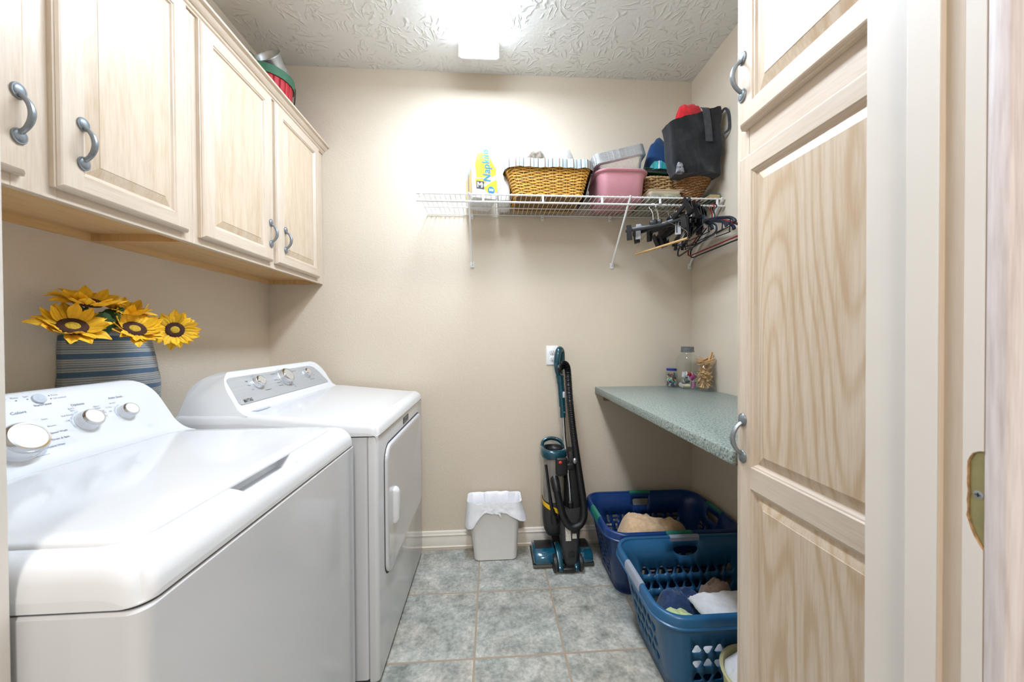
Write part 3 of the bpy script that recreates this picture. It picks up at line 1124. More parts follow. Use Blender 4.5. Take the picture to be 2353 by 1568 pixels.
# door
DF = DX1
def dfn(u, v, w):
    return (DF + w, u, v)
mb = MB()
def rows2d(list_, x0, x1, y0, y1, r, n=8):
    return [[dfn(a, b, w) for a, b in rrect(x0 + i, x1 - i, y0 + i, y1 - i, max(.002, r - i), n)] for i, w in list_]
mb.stack(rows2d([(-.006, .0002), (-.006, .0012), (-.002, .0016), (0, .0016)], 1.285, 1.902, .335, .814, .055), True, True)
mb.build('door_gasket', M['gap'], t)
mb = MB()
mb.stack(rows2d([(0, .0012), (0, .007), (.003, .0105), (.008, .0118), (.020, .0118), (.030, .0105), (.2, .0105)], 1.285, 1.902, .335, .814, .055), True, True)
dd = mb.build('door', M['enamel_b'], t, smooth=50)
mb = MB()
for i, (ins, w) in enumerate(((0, 0),)):
    pass
rows = []
for ins, w in ((0, .010), (0, .016), (.004, .024), (.012, .030), (.016, .031)):
    rows.append([dfn(a, b, w) for a, b in rrect(1.355 + ins * .7, 1.393 - ins * .7, .492 + ins, .632 - ins, .012, 5)])
mb.stack(rows)
mb.build('handle', M['enamel'], dd, smooth=50)
for a, b in ((.668, .756), (.373, .446)):
    mb = MB(); mb.box(DF + .001, DF + .006, 1.903, 1.911, a, b, .001, 1)
    mb.build('hinge', M['gap'], t)
mb = MB(); mb.box(DF - .001, DF + .0015, 1.560, 1.655, .829, .857, .001, 1)
bd = mb.build('badge', M['blackprint'], t)
mb = MB()
put_text(mb, 'COMMERCIAL\nTECHNOLOGY', .0125, lambda u, v: (DF + .0018, 1.6075 + u, .843 + v), sx=.95)
mb.build('badge_lettering', M['paleprint'], bd, smooth=0)
# lint flap lying on the slope of the top
mb = MB()
mb.add([(-.842, 1.268, dz(-.842, 1.27) + .0012), (-.815, 1.268, dz(-.815, 1.27) + .0012), (-.815, 1.345, dz(-.815, 1.3) + .0012), (-.842, 1.345, dz(-.842, 1.3) + .0012)], [(0, 1, 2, 3)])
mb.build('lint_flap', M['paleprint'], t, smooth=0)
# console
prof = [(-.815, .950), (-.832, .957), (-.846, .966), (-.856, .976), (-.888, 1.030), (-.918, 1.079), (-.926, 1.088), (-.938, 1.093), (-.965, 1.087), (-1.000, 1.058), (-1.028, 1.0), (-1.040, .945), (-1.040, .90)]
console(t, prof, 1.228, 1.925, .075, None, 0).build('console', M['enamel'], t, smooth=50)
DP, DD = Vector((-.8552, 0, .9765)), Vector((-.5158, 0, .8567))
DN = Vector((.8567, 0, .5158))
def cfn(cy, ct, lift=.0012):
    return lambda u, v: DP + DD * (ct + v) + Vector((0, cy + u, 0)) + DN * lift
# silver panel: trapezoid with rounded upper corners
def rounded_poly(pts, rs, n=6):
    out = []
    m = len(pts)
    for i in range(m):
        a, b, c = Vector(pts[i - 1]), Vector(pts[i]), Vector(pts[(i + 1) % m])
        r = rs[i]
        p0 = b + (a - b).normalized() * r
        p1 = b + (c - b).normalized() * r
        for k in range(n + 1):
            s_ = k / n
            out.append(tuple(p0 * (1 - s_) ** 2 + b * 2 * s_ * (1 - s_) + p1 * s_ * s_))
    return out
poly = rounded_poly([(1.246, .006), (1.895, .006), (1.842, .113), (1.253, .113)], [.014, .008, .05, .022])
mb = MB()
f = cfn(0, 0)
mb.prism(poly, lambda u, v, w: DP + DD * v + Vector((0, u, 0)) + DN * w, -.0005, .0014)
mb.build('control_panel', M['brushed'], t, smooth=20)
for cy, ct, r_, h_ in ((1.392, .077, .0225, .022), (1.566, .078, .034, .026), (1.742, .077, .0215, .020)):
    knob(t, 'knob', DP, DD, DN, cy, ct, r_, h_, face='satin', body='satin', tick=False)
mb = MB()
put_text(mb, 'MAYTAG', .0185, cfn(1.293, .0165, .0018), sx=.62, bold=.0004, space=.95)
mb.build('brand_lettering', M['blackprint'], t, smooth=0)
mb = MB()
DL_ = (('Temperature', 1.425, .0395), ('High', 1.338, .089), ('Med', 1.340, .071), ('Low', 1.346, .053), ('Automatic', 1.508, .1005), ('Damp Dry', 1.655, .098), ('Less Dry', 1.504, .073), ('Normal', 1.508, .058), ('More Dry', 1.514, .0445), ('Timed Dry', 1.585, .035), ('Off', 1.60, .024), ('Start', 1.80, .060), ('Push To Start', 1.765, .041))
for lo_, hi_ in ((1.3, 1.45), (1.45, 1.7), (1.7, 1.9)):
    mb = MB()
    for s, cy, ct in DL_:
        if lo_ < cy <= hi_:
            put_text(mb, s, .0072, cfn(cy, ct, .0018))
    mb.build('dial_lettering', M['blackprint'], t, smooth=0)
for cy, ct, r_ in ((1.566, .078, .041), (1.392, .077, .028)):
    mb = MB()
    f = cfn(cy, ct, .0018)
    for k in range(15):
        a = math.radians(100 + k * 15)
        mb.add([f(r_ * math.cos(a - .02), r_ * math.sin(a - .02)), f(r_ * math.cos(a + .02), r_ * math.sin(a + .02)), f((r_ + .004) * math.cos(a + .02), (r_ + .004) * math.sin(a + .02)), f((r_ + .004) * math.cos(a - .02), (r_ + .004) * math.sin(a - .02))], [(0, 1, 2, 3)])
    mb.build('dial_ticks', M['blackprint'], t, smooth=0)

# ------------------------------------------------------------------ more materials
M['liner'] = plain('bin liner film', (.82, .83, .86), .3, var=.03, scale=30, bump=.3, bscale=60, bdist=.004)
M['bin'] = plain('off white bin plastic', (.78, .765, .745), .4, var=.015)
M['navy'] = plain('navy basket plastic', (.005, .033, .14), .32, var=.05)
M['green'] = plain('green grip plastic', (.02, .17, .12), .4, var=.05)
M['teal'] = plain('teal blue basket plastic', (.016, .095, .21), .33, var=.05)
M['greygrip'] = plain('grey grip', (.27, .30, .36), .38, var=.04)
M['wicker_gold'] = plain('honey wicker', (.80, .45, .085), .42, var=.25, scale=70, bump=.2, bscale=300)
M['wicker_brown'] = plain('brown wicker', (.30, .145, .05), .5, var=.35, scale=80, bump=.2)
M['wicker_tan'] = plain('tan seagrass', (.47, .30, .13), .6, var=.4, scale=90, bump=.3)
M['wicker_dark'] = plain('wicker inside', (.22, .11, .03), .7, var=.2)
M['pink'] = plain('dusty pink plastic', (.60, .27, .315), .42, var=.03)
M['foil'] = plain('crinkled foil', (.93, .94, .95), .28, .85, var=.05, scale=80, bump=.9, bscale=160, bdist=.004)
M['darktin'] = plain('dark baking tin', (.16, .155, .15), .4, .5, var=.1)
M['cream'] = plain('cream plastic', (.74, .62, .46), .4, var=.03)
M['olive'] = plain('olive printed box', (.27, .27, .21), .5, var=.6, scale=26)
M['darkgreen'] = plain('dark green vinyl', (.012, .055, .030), .35, var=.2)
M['bluecloth'] = cloth('deep blue cloth', (.004, .035, .115))
M['packet'] = striped('turquoise packet', 'x', [(0, (.03, .36, .40)), (.35, (.75, .85, .88)), (.5, (.05, .42, .62)), (.75, (.02, .30, .25))], .05, .06, rough=.25, bump=.05)
M['tote'] = cloth('black tote canvas', (.013, .0135, .016), var=.25)
M['totestrap'] = cloth('black tote strap', (.045, .048, .056), var=.2)
M['redcloth'] = cloth('red cloth', (.55, .012, .018), var=.2)
M['print'] = plain('black and white print', (.2, .2, .22), .8, var=.95, scale=120)
M['bookgreen'] = plain('teal book cover', (.015, .10, .10), .45, var=.25)
M['bookpaper'] = plain('tan book edge', (.50, .38, .20), .7, var=.15, scale=200)
M['blackplastic'] = plain('black plastic', (.006, .0065, .008), .36, var=.15)
M['navyplastic'] = plain('navy tinted hanger plastic', (.010, .014, .026), .36, var=.1)
M['redvelvet'] = cloth('red velvet', (.30, .008, .02))
M['blackvelvet'] = cloth('black velvet', (.012, .012, .014))
M['purple'] = plain('violet hook', (.06, .04, .16), .4)
M['clearplastic'] = plain('frosted clear plastic', (.66, .68, .72), .2, var=.05, trans=.35)
M['tube'] = plain('tan paper tube', (.55, .33, .13), .6, var=.15, scale=60)
M['vteal'] = plain('metallic teal plastic', (.005, .062, .092), .22, .35, var=.1, coat=.6)
M['vblue'] = plain('translucent blue hood', (.006, .085, .15), .15, .2, var=.1, coat=.8)
M['vblack'] = plain('vacuum black plastic', (.010, .010, .011), .38, var=.2)
M['vgrey'] = plain('vacuum dark grey plastic', (.024, .024, .026), .42, var=.1)
M['vcup'] = plain('smoky dust cup', (.20, .185, .165), .12, var=.15, scale=14, coat=.5)
M['yellowband'] = plain('yellow band', (.75, .46, .01), .4)
M['redbutton'] = plain('red button', (.75, .05, .03), .35)
M['sticker'] = plain('paper sticker', (.52, .50, .44), .6, var=.35, scale=250)
M['plate'] = plain('outlet plate white', (.80, .81, .83), .3, var=.01)
M['bluelid'] = plain('royal blue lid', (.01, .03, .25), .3)
M['zinc'] = plain('zinc lid', (.20, .22, .235), .45, .7, var=.25, scale=150)
M['pin'] = wood('clothespin birch', (.66, .40, .18), (.45, .24, .09), 'z', rough=.6, coat=0)
M['pinspring'] = plain('pin spring', (.35, .35, .35), .4, .9)
M['spoolwood'] = plain('spool plastic', (.72, .70, .66), .45)
M['petal'] = plain('sunflower petal', (.83, .47, .008), .6, var=.22, scale=40, bump=.25, bscale=200, sheen=.1)
M['seed'] = plain('sunflower disc', (.055, .018, .010), .85, var=.6, scale=350, bump=.9, bscale=500, bdist=.003)
M['seedmid'] = plain('sunflower heart', (.50, .33, .02), .8, var=.4, scale=350, bump=.8, bscale=500, bdist=.002)
M['leafmat'] = plain('sunflower leaf', (.025, .075, .022), .55, var=.35, scale=30, bump=.2, bscale=150)
M['stem'] = plain('green stem', (.045, .12, .03), .55, var=.2)
M['galv'] = plain('galvanised tin', (.50, .52, .53), .36, .8, var=.22, scale=25)
M['redslat'] = wood('red stained slat', (.55, .022, .04), (.36, .012, .022), 'z', rough=.5, coat=0)
M['greenrim'] = wood('green stained hoop', (.06, .19, .11), (.03, .11, .06), 'y', rough=.6, coat=0)
M['cotton'] = cloth('white towel', (.74, .72, .72), var=.05, bscale=350, bump=.6)
M['tantowel'] = cloth('tan towel', (.62, .43, .26), var=.12, bscale=350, bump=.6)
M['denim'] = cloth('dark blue cloth', (.02, .045, .12), var=.3)
M['brownsock'] = cloth('brown knit', (.27, .18, .13), var=.2)
M['greenhem'] = cloth('pale green cloth', (.50, .58, .30), var=.1)
M['greycloth'] = cloth('grey cloth', (.50, .49, .46), var=.12)
M['darkcloth'] = cloth('mottled dark cloth', (.15, .12, .09), var=.7)
M['bucket'] = plain('pale yellow plastic', (.56, .52, .27), .4, var=.03)
M['plaid'] = striped('plaid liner cloth', 'x', [(0, (.34, .40, .44)), (.16, (.12, .11, .11)), (.22, (.50, .52, .50)), (.40, (.33, .43, .50)), (.50, (.62, .62, .56)), (.62, (.20, .14, .11)), (.70, (.42, .47, .44)), (.86, (.16, .19, .22)), (.93, (.55, .56, .52))], .072, .004)
B1, B2, B3 = (.070, .130, .205), (.42, .405, .37), (.17, .22, .265)
M['pocket'] = striped('striped ticking', 'z', [(0, B1), (.30, B2), (.38, B1), (.41, B2), (.49, B3), (.58, B2), (.63, B3), (.68, B2), (.76, B1), (.79, B2), (.88, B3), (.92, B2)], .0535, .004)
M['counterbrown'] = plain('raw board underside', (.30, .19, .11), .7, var=.15)
M['napwhite'] = plain('napkin wrap', (.82, .82, .83), .25, var=.02, bump=.15, bscale=40, bdist=.004)
M['napyellow'] = plain('yellow print', (.83, .50, .035), .3, var=.04)
M['napblue'] = plain('blue print', (.03, .20, .60), .35, var=.05)
M['napsky'] = plain('pale blue print', (.42, .62, .78), .3, var=.05)
M['tissue'] = plain('white paper roll', (.80, .80, .80), .85, var=.02, bump=.25, bscale=120)


def resample(loop, n):
    """n points evenly spaced along a closed 2-D loop -> [(x, y, nx, ny)]"""
    P = [Vector((a, b)) for a, b in loop]
    m = len(P)
    L = [(P[(i + 1) % m] - P[i]).length for i in range(m)]
    tot = sum(L)
    out = []
    i, acc = 0, 0.0
    for k in range(n):
        d = tot * k / n
        while acc + L[i] < d - 1e-12:
            acc += L[i]
            i += 1
        t = (d - acc) / max(L[i], 1e-9)
        p = P[i].lerp(P[(i + 1) % m], t)
        out.append(p)
    res = []
    for k in range(n):
        a = out[(k + 1) % n] - out[k - 1]
        a.normalize()
        res.append((out[k].x, out[k].y, a.y, -a.x))
    return res


def fbm(x, y, z=0.0, o=4):
    return noise.fractal(Vector((x, y, z)), 1.0, 2.1, o)


def heap(cx, cy, rx, ry, z0, h, seed, rot=0.0, rough=.35, freq=14, pw=2.2, n=44, sink=0.0, sq=2.6):
    """a crumpled heap of cloth with creased folds"""
    mb = MB()
    loops = []
    N = 56
    for j in range(n + 1):
        r = 1 - j / n
        l = []
        for i in range(N):
            a = 2 * PI * i / N
            ca, sa = math.cos(a), math.sin(a)
            k = (abs(ca) ** sq + abs(sa) ** sq) ** (-1 / sq)
            x, y = r * k * ca * rx, r * k * sa * ry
            f = fbm(x * freq + seed * 3.1, y * freq * .8 - seed, seed)
            g = 1 - abs(fbm(x * freq * 1.3 - seed, y * freq * 1.3 + seed * 2, 5 + seed, 3)) * 1.6
            e = 1 - r ** (pw * 2)
            z = z0 + h * e * (.62 + rough * f + rough * .8 * (g - .5)) - sink * (r > .999)
            w = 1 + .09 * fbm(ca * 2 + seed, sa * 2, seed) * r
            xx, yy = x * w, y * w
            l.append((cx + xx * math.cos(rot) - yy * math.sin(rot), cy + xx * math.sin(rot) + yy * math.cos(rot), z))
        loops.append(l)
    mb.stack(loops, True, True)
    return mb


def wicker(t, cx, cy, w0, d0, w1, d1, z0, z1, r0, r1, rows, stakes, rs, mat, lean=(0, 0), rim=1.5, inner=None, bulge=0.0):
    """woven basket: strands pass in front of and behind the upright stakes"""
    def loop(k, off=0.0):
        w = w0 + (w1 - w0) * k + bulge * math.sin(PI * k)
        d = d0 + (d1 - d0) * k + bulge * math.sin(PI * k)
        r = r0 + (r1 - r0) * k
        ox, oy = cx + lean[0] * k, cy + lean[1] * k
        return rrect(ox - w / 2 - off, ox + w / 2 + off, oy - d / 2 - off, oy + d / 2 + off, r + off, 7)
    m = stakes * 6
    weave = MB()
    for q in range(rows):
        k = (q + .5) / rows
        z = z0 + (z1 - z0) * k
        path = []
        for i, (x, y, nx, ny) in enumerate(resample(loop(k), m)):
            ph = PI * i / 6 + PI * (q % 2)
            a = rs * 1.25 * math.sin(ph)
            path.append((x + nx * a, y + ny * a, z + rs * .35 * math.sin(ph * .37 + q)))
        weave.tube(path, rs * .98, 6, closed=True)
    weave.build('weave', mat, t)
    st = MB()
    for i in range(stakes):
        pts = []
        for k in (0, .33, .66, 1):
            rp = resample(loop(k), stakes * 2)
            x, y, nx, ny = rp[(2 * i + 1) % (stakes * 2)]
            pts.append((x, y, z0 + (z1 - z0) * k))
        st.tube(pts, rs * .8, 5)
    st.build('stakes', mat, t)
    rm = MB()
    for ph0 in (0, PI):
        path = []
        for i, (x, y, nx, ny) in enumerate(resample(loop(1.0), m)):
            a = ph0 + i * .9
            path.append((x + nx * rs * .7 * math.sin(a), y + ny * rs * .7 * math.sin(a), z1 + rs * .7 * math.cos(a)))
        rm.tube(path, rs * rim * .8, 6, closed=True)
    rm.build('rim', mat, t)
    lin = MB()
    rowsl = []
    for k, z in ((0, z0 + .002), (.02, z0 + .002), (1, z1 - .004)):
        rowsl.append([(x, y, z) for x, y in loop(k, -rs * 2.3)])
    lin.stack(rowsl, True, False)
    lin.build('inside', inner or M['wicker_dark'], t)
    return loop


def tmat(loc, rz=0.0, rx=0.0, ry=0.0):
    return Matrix.Translation(loc) @ Matrix.Rotation(rz, 4, 'Z') @ Matrix.Rotation(ry, 4, 'Y') @ Matrix.Rotation(rx, 4, 'X')


# ------------------------------------------------------------------ countertop
t = thing('countertop', 'grey green speckled laminate countertop in the back right corner', 'countertop', (.905, 1.43, .8827))
mb = MB(); mb.box(.6096, XR - .0005, .842, YB - .0005, .8835, .9186, .0025, 2)
mb.build('slab', M['counter'], t)
mb = MB(); mb.box(XR - .02, XR - .0005, .842, YB - .02, .838, .8830)
mb.build('cleat', M['counterbrown'], t)
mb = MB(); mb.box(.66, XR - .02, YB - .02, YB - .0005, .838, .8830)
mb.build('cleat', M['counterbrown'], t)

# ------------------------------------------------------------------ wire shelf
SZ = 1.9145            # wire centre height
SF, SB = 1.715, 2.002
t = thing('wire_shelf', 'white coated wire shelf on three brackets across the back wall', 'wire shelf', (.42, 1.86, SZ))
mb = MB()
x = -.350
while x < 1.194:
    mb.rod((x, SF, SZ + .003), (x, SB, SZ + .003), .0016, 6)
    x += .0254
o = mb.build('wire_deck', M['shelfwire'], t)
for nm, y, z, r_, xa, xb in (('front_rail', SF, SZ - .003, .0042, -.354, 1.197), ('hanging_rail', SF, 1.876, .0048, -.354, 1.197), ('middle_rod', 1.893, SZ - .002, .0028, -.352, 1.195), ('back_rod', SB, SZ - .002, .0030, -.352, 1.195)):
    mb = MB(); mb.rod((xa, y, z), (xb, y, z), r_, 10)
    mb.build(nm, M['shelfwire'], t)
for x in (-.331, -.033, .262, .560, .858, 1.158):
    mb = MB(); mb.box(x - .0052, x + .0052, SF - .003, SF + .003, 1.872, 1.914, .001, 1)
    mb.build('post', M['shelfwire'], t)
for x, x2 in ((-.104, -.102), (.703, .712), (1.180, 1.183)):
    mb = MB()
    mb.tube([(x, SF - .006, SZ + .004), (x, SF + .004, SZ - .010), (x2, 2.004, 1.640), (x2, 2.007, 1.628)], [.0055, .0065, .0065, .006], 10, flat=.8)
    b_ = mb.build('bracket', M['shelfwire'], t)
    mb = MB(); mb.box(x2 - .0105, x2 + .0105, 2.004, YB - .0003, 1.612, 1.645, .002, 2)
    mb.build('foot_plate', M['shelfwire'], b_)
    mb = MB(); mb.ell((x2, 2.0035, 1.627), .004, .002, .004, 10, 6)
    mb.build('screw', M['steel'], b_)
for x in (-.102, .302, .700):
    mb = MB(); mb.box(x - .008, x + .008, 1.997, YB - .0003, 1.886, 1.918, .002, 2)
    c_ = mb.build('wall_clip', M['shelfwire'], t)
    mb = MB(); mb.ell((x, 1.9965, 1.893), .0035, .002, .0035, 10, 6)
    mb.build('screw', M['steel'], c_)
ST = SZ + .0052        # what stands on the shelf starts here

# ------------------------------------------------------------------ napkin pack
T_ = tmat((-.046, 1.872, ST), math.radians(14))
t = thing('napkin_pack', 'tall yellow and white napkin pack with crumpled wrapper on the wire shelf', 'napkin pack', T_.to_translation())
mb = MB(T_)
rows = [(-.062, .062, -.09, .09, .010, .001), (-.066, .066, -.095, .095, .012, .012), (-.066, .066, -.095, .095, .010, .09), (-.066, .066, -.094, .094, .009, .172), (-.063, .061, -.0925, .072, .010, .193), (-.052, .050, -.086, .026, .012, .224), (-.038, .040, -.073, -.018, .010, .258), (-.028, .034, -.060, -.034, .006, .290), (-.020, .034, -.052, -.040, .004, .318)]
loops = []
for i, (a, b, c, d, r, z) in enumerate(rows):
    l = []
    for j, (px, py) in enumerate(rrect(a, b, c, d, r, 5)):
        k = max(0, (i - 4)) * .0016
        l.append((px + k * fbm(px * 60, py * 60, z * 30), py + k * fbm(px * 60 + 9, py * 60, z * 30), z + (2.2 * k * fbm(j * .9, i, 2) if i > 5 else 0)))
    loops.append(l)
mb.stack(loops)
mb.build('wrapper', M['napwhite'], t, smooth=50)
def nf(lift=.0012):
    """front face: follows the pack and its slanted shoulder"""
    def f(u, v):
        tb = ((-1, -.095), (.09, -.095), (.172, -.094), (.193, -.0925), (.224, -.086), (.258, -.073), (.290, -.060), (.318, -.052), (1, -.052))
        for (a, b), (c, d) in zip(tb, tb[1:]):
            if a <= v <= c:
                y = b + (d - b) * (v - a) / (c - a)
                break
        return T_ @ Vector((u, y - lift, v))
    return f
def flat_poly(mb, pts, f, mi=None, sub=10):
    """polygon on a surface function, sliced finely so it can follow it"""
    ys = sorted({p[1] for p in pts} | {.172, .224})
    lo, hi = min(ys), max(ys)
    cuts = [lo + (hi - lo) * i / 24 for i in range(25)]
    def span(v):
        xs = []
        for (a, b), (c, d) in zip(pts, pts[1:] + pts[:1]):
            if (b - v) * (d - v) <= 0 and b != d:
                xs.append(a + (c - a) * (v - b) / (d - b))
        return (min(xs), max(xs)) if xs else None
    prev = None
    for v in cuts:
        vv = min(max(v, lo + 1e-6), hi - 1e-6)
        s_ = span(vv)
        if s_ and prev:
            mb.add([f(prev[0], prev[2]), f(prev[1], prev[2]), f(s_[1], vv), f(s_[0], vv)], [(0, 1, 2, 3)], mi)
        prev = (s_[0], s_[1], vv) if s_ else None
f = nf()
mb = MB()
flat_poly(mb, [(-.052, .168), (-.046, .098), (.052, .118), (.058, .150), (.012, .236), (-.036, .236)], f)
flat_poly(mb, [(-.012, .052), (.060, .104), (.062, .034), (.020, .022)], f)
flat_poly(mb, [(-.050, .094), (.020, .106), (-.014, .058), (-.050, .062)], f)
fs = lambda u, v: T_ @ Vector((-.0672, u, v))
mb.add([fs(.08, .03), fs(-.07, .03), fs(-.07, .145), fs(.08, .145)], [(0, 1, 2, 3)])
mb.build('yellow_print', M['napyellow'], t, smooth=0)
mb = MB()
flat_poly(mb, [(.034, .200), (.062, .150), (.062, .185), (.040, .236), (.010, .262), (-.006, .300), (-.014, .292), (.004, .250)], f)
mb.add([fs(.08, .146), fs(-.07, .146), fs(-.06, .172), (fs(.07, .172))], [(0, 1, 2, 3)])
mb.build('sky_print', M['napsky'], t, smooth=0)
f2 = nf(.0026)
mb = MB()
put_text(mb, 'Napkins', .056, lambda u, v: f2(.006 - v - .06 * u, .172 + u), sx=.92, bold=.0010, space=1.04)
mb.build('blue_lettering', M['napblue'], t, smooth=0)
mb = MB()
put_text(mb, 'Napkins', .040, lambda u, v: T_ @ Vector((-.0684, .004 + v, .095 + u)), sx=.85, bold=.001)
mb.build('blue_lettering', M['napblue'], t, smooth=0)
mb = MB()
mb.add([f2(.018 + .0195 * math.cos(2 * PI * k / 24) * .9 + .012, .042 + .0195 * math.sin(2 * PI * k / 24)) for k in range(24)], [tuple(range(24))])
bl = mb.build('blue_seal', M['napblue'], t, smooth=0)
mb = MB(); f3 = nf(.0034)
put_text(mb, '300', .016, lambda u, v: f3(.030 + u, .043 + v), bold=.0006)
mb.build('seal_lettering', M['napwhite'], bl, smooth=0)
mb = MB()
mb.add([f2(-.046, .044), f2(-.006, .044), f2(-.006, .082), f2(-.046, .082)], [(0, 1, 2, 3)])
bl = mb.build('black_logo', M['blackprint'], t, smooth=0)
mb = MB()
M_ = [(-.0125, -.0135), (-.0125, .0135), (-.0075, .0135), (0, .0035), (.0075, .0135), (.0125, .0135), (.0125, -.0135), (.0075, -.0135), (.0075, .0045), (0, -.0050), (-.0075, .0045), (-.0075, -.0135)]
mb.add([f3(-.029 + p[0], .063 + p[1]) for p in M_], [(0, 1, 2, 10, 11), (2, 3, 9, 10), (3, 4, 8, 9), (4, 5, 6, 7, 8)])
put_text(mb, "Member's\nMark", .0062, lambda u, v: f3(-.0115 - v, .063 + u))
mb.build('logo_lettering', M['napwhite'], bl, smooth=0)

# white paper pack beside it
t = thing('paper_towel_pack', 'white paper towel pack between the napkins and the honey wicker basket', 'paper towels', (.074, 1.90, ST))
mb = MB()
loops = []
for i, (ins, z) in enumerate(((.006, .001), (0, .008), (-.001, .05), (0, .098), (.006, .108), (.014, .122), (.022, .140), (.030, .146))):
    loops.append([(px + .0015 * fbm(px * 40, py * 40, z * 40), py, ST + z + (.005 * fbm(px * 30, py * 30, i) if i > 4 else 0)) for px, py in rrect(.042 + ins * .8, .106 - ins * .8, 1.812 + ins, 1.99 - ins, .020, 6)])
mb.stack(loops)
mb.build('roll', M['tissue'], t, smooth=60)
mb = MB(); mb.prism([(.062, .10), (.090, .101), (.082, .155), (.076, .172), (.072, .160)], lambda u, v, w: (u, 1.835 + w + v * .1, ST + v), 0, .002)
mb.build('wrapper_flap', M['napyellow'], t, label='torn yellow wrapper flap')

# ------------------------------------------------------------------ honey wicker basket with plaid liner
t = thing('wicker_basket', 'large honey coloured wicker basket with a striped cloth liner on the wire shelf', 'basket', (.300, 1.866, ST))
loop = wicker(t, .300, 1.866, .335, .215, .430, .268, ST + .004, ST + .158, .02, .045, 21, 34, .0031, M['wicker_gold'])
mb = MB()
rows = []
for off, z, amp in ((-.014, .02, 0), (-.012, .155, .001), (-.006, .172, .002), (.003, .181, .003), (.010, .180, .004), (.0135, .168, .005), (.0150, .150, .006), (.0155, .134, .007)):
    kk = 1.0 if z > .1 else .1
    l = []
    for i, (x, y, nx, ny) in enumerate(resample(loop(kk), 150)):
        a = off + amp * .35 * math.sin(i * 1.15 + 2.5 * math.sin(i * .13))
        zz = ST + z + (.0018 * math.sin(i * .31) + .001 * math.sin(i * .83 + 1) if z > .1 else 0)
        l.append((x + nx * a, y + ny * a, zz))
    rows.append(l)
mb.stack(rows, True, False)
mb.build('liner', M['plaid'], t, smooth=60)
solo(heap(.362, 1.815, .085, .075, ST + .165, .130, 3, rough=.18, freq=9, pw=3), 'folded_cloth', M['greycloth'], 'pale grey cloth heaped in the honey wicker basket, right of the dark one', 'cloth', smooth=70)
solo(heap(.240, 1.810, .060, .060, ST + .165, .115, 8, rough=.25, freq=16, pw=3), 'folded_cloth', M['darkcloth'], 'dark patterned cloth sticking out of the honey wicker basket', 'cloth', smooth=70)

# dark tin standing between the honey basket and the pink basin
T_ = tmat((.491, 1.872, ST + .002), 0, 0, math.radians(14))
mb = MB(T_); mb.box(-.0028, .0028, -.105, .10, 0, .126, .002, 3)
mb.box(-.0045, .0045, -.112, .107, .121, .128, .0015, 2)
solo(mb, 'baking_tin', M['darktin'], 'dark metal tin leaning between the honey wicker basket and pink basin', 'baking tin')

# ------------------------------------------------------------------ pink basin and foil pans
t = thing('wash_basin', 'dusty pink plastic basin on the wire shelf', 'basin', (.680, 1.868, ST))
mb = MB()
bx = lambda ins, z, r: [(a, b, z) for a, b in rrect(.553 + ins, .811 - ins, 1.750 + ins, 1.985 - ins, r, 8)]
def bar(ins, z, r, g):
    # bowed sides
    out = []
    for a, b, _ in bx(ins, z, r):
        k = (a - .682) / .13
        out.append((a, b - g * (1 - k * k) * (1 if b < 1.86 else -1), z))
    return out
mb.stack([bar(.020, ST + .001, .04, .0), bar(.014, ST + .006, .045, .002), bar(.002, ST + .120, .05, .006), bar(.000, ST + .132, .05, .007), bar(-.004, ST + .1335, .054, .007), bar(-.0125, ST + .137, .06, .007), bar(-.0145, ST + .143, .062, .007), bar(-.010, ST + .1475, .058, .007), bar(-.001, ST + .148, .05, .007), bar(.005, ST + .142, .05, .006), bar(.019, ST + .012, .04, .002), bar(.03, ST + .008, .03, 0)])
mb.build('bowl', M['pink'], t, smooth=50)

proto = None
NP = 9
for i in range(NP):
    T_ = tmat((.690, 1.868, ST + .203), 0, math.radians(-6), math.radians(-14)) @ Matrix.Translation((-.004, 0, .0068 * i))
    if proto is None:
        mb = MB()
        W, D, H = .135, .092, .058
        def fr(ins, z, r=.03):
            l = []
            for j, (x, y, nx, ny) in enumerate(resample(rrect(-W + ins, W - ins, -D + ins, D - ins, r, 6), 180)):
                a = .0004 * math.sin(j * 2.1)
                l.append((x + nx * a, y + ny * a, z + .0002 * math.sin(j * 1.3)))
            return l
        mb.stack([fr(.030, -H), fr(.026, -H + .003), fr(.010, -.004), fr(.008, 0), fr(-.004, .001), fr(-.007, .0035), fr(-.004, .0052), fr(.008, .0042), fr(.0095, .002), fr(.0275, -H + .004), fr(.032, -H + .0022)])
        proto = mb.build('foil_pan', M['foil'], None, (0, 0, 0), smooth=40)
        o = proto
    else:
        o = proto.copy(); C.objects.link(o)
    o.matrix_world = T_
    tag(o, ['lowest rectangular foil pan of the stack tilted in the pink basin', 'second foil pan from the bottom of the stack in the pink basin', 'third foil pan from the bottom of the stack in the pink basin', 'fourth foil pan from the bottom of the stack in the pink basin', 'middle foil pan of the stack tilted in the pink basin', 'fourth foil pan from the top of the stack in the pink basin', 'third foil pan from the top of the stack in the pink basin', 'second foil pan from the top of the stack in the pink basin', 'topmost foil pan of the stack tilted in the pink basin'][i], 'foil pan', 'foil pans stacked in the pink basin')

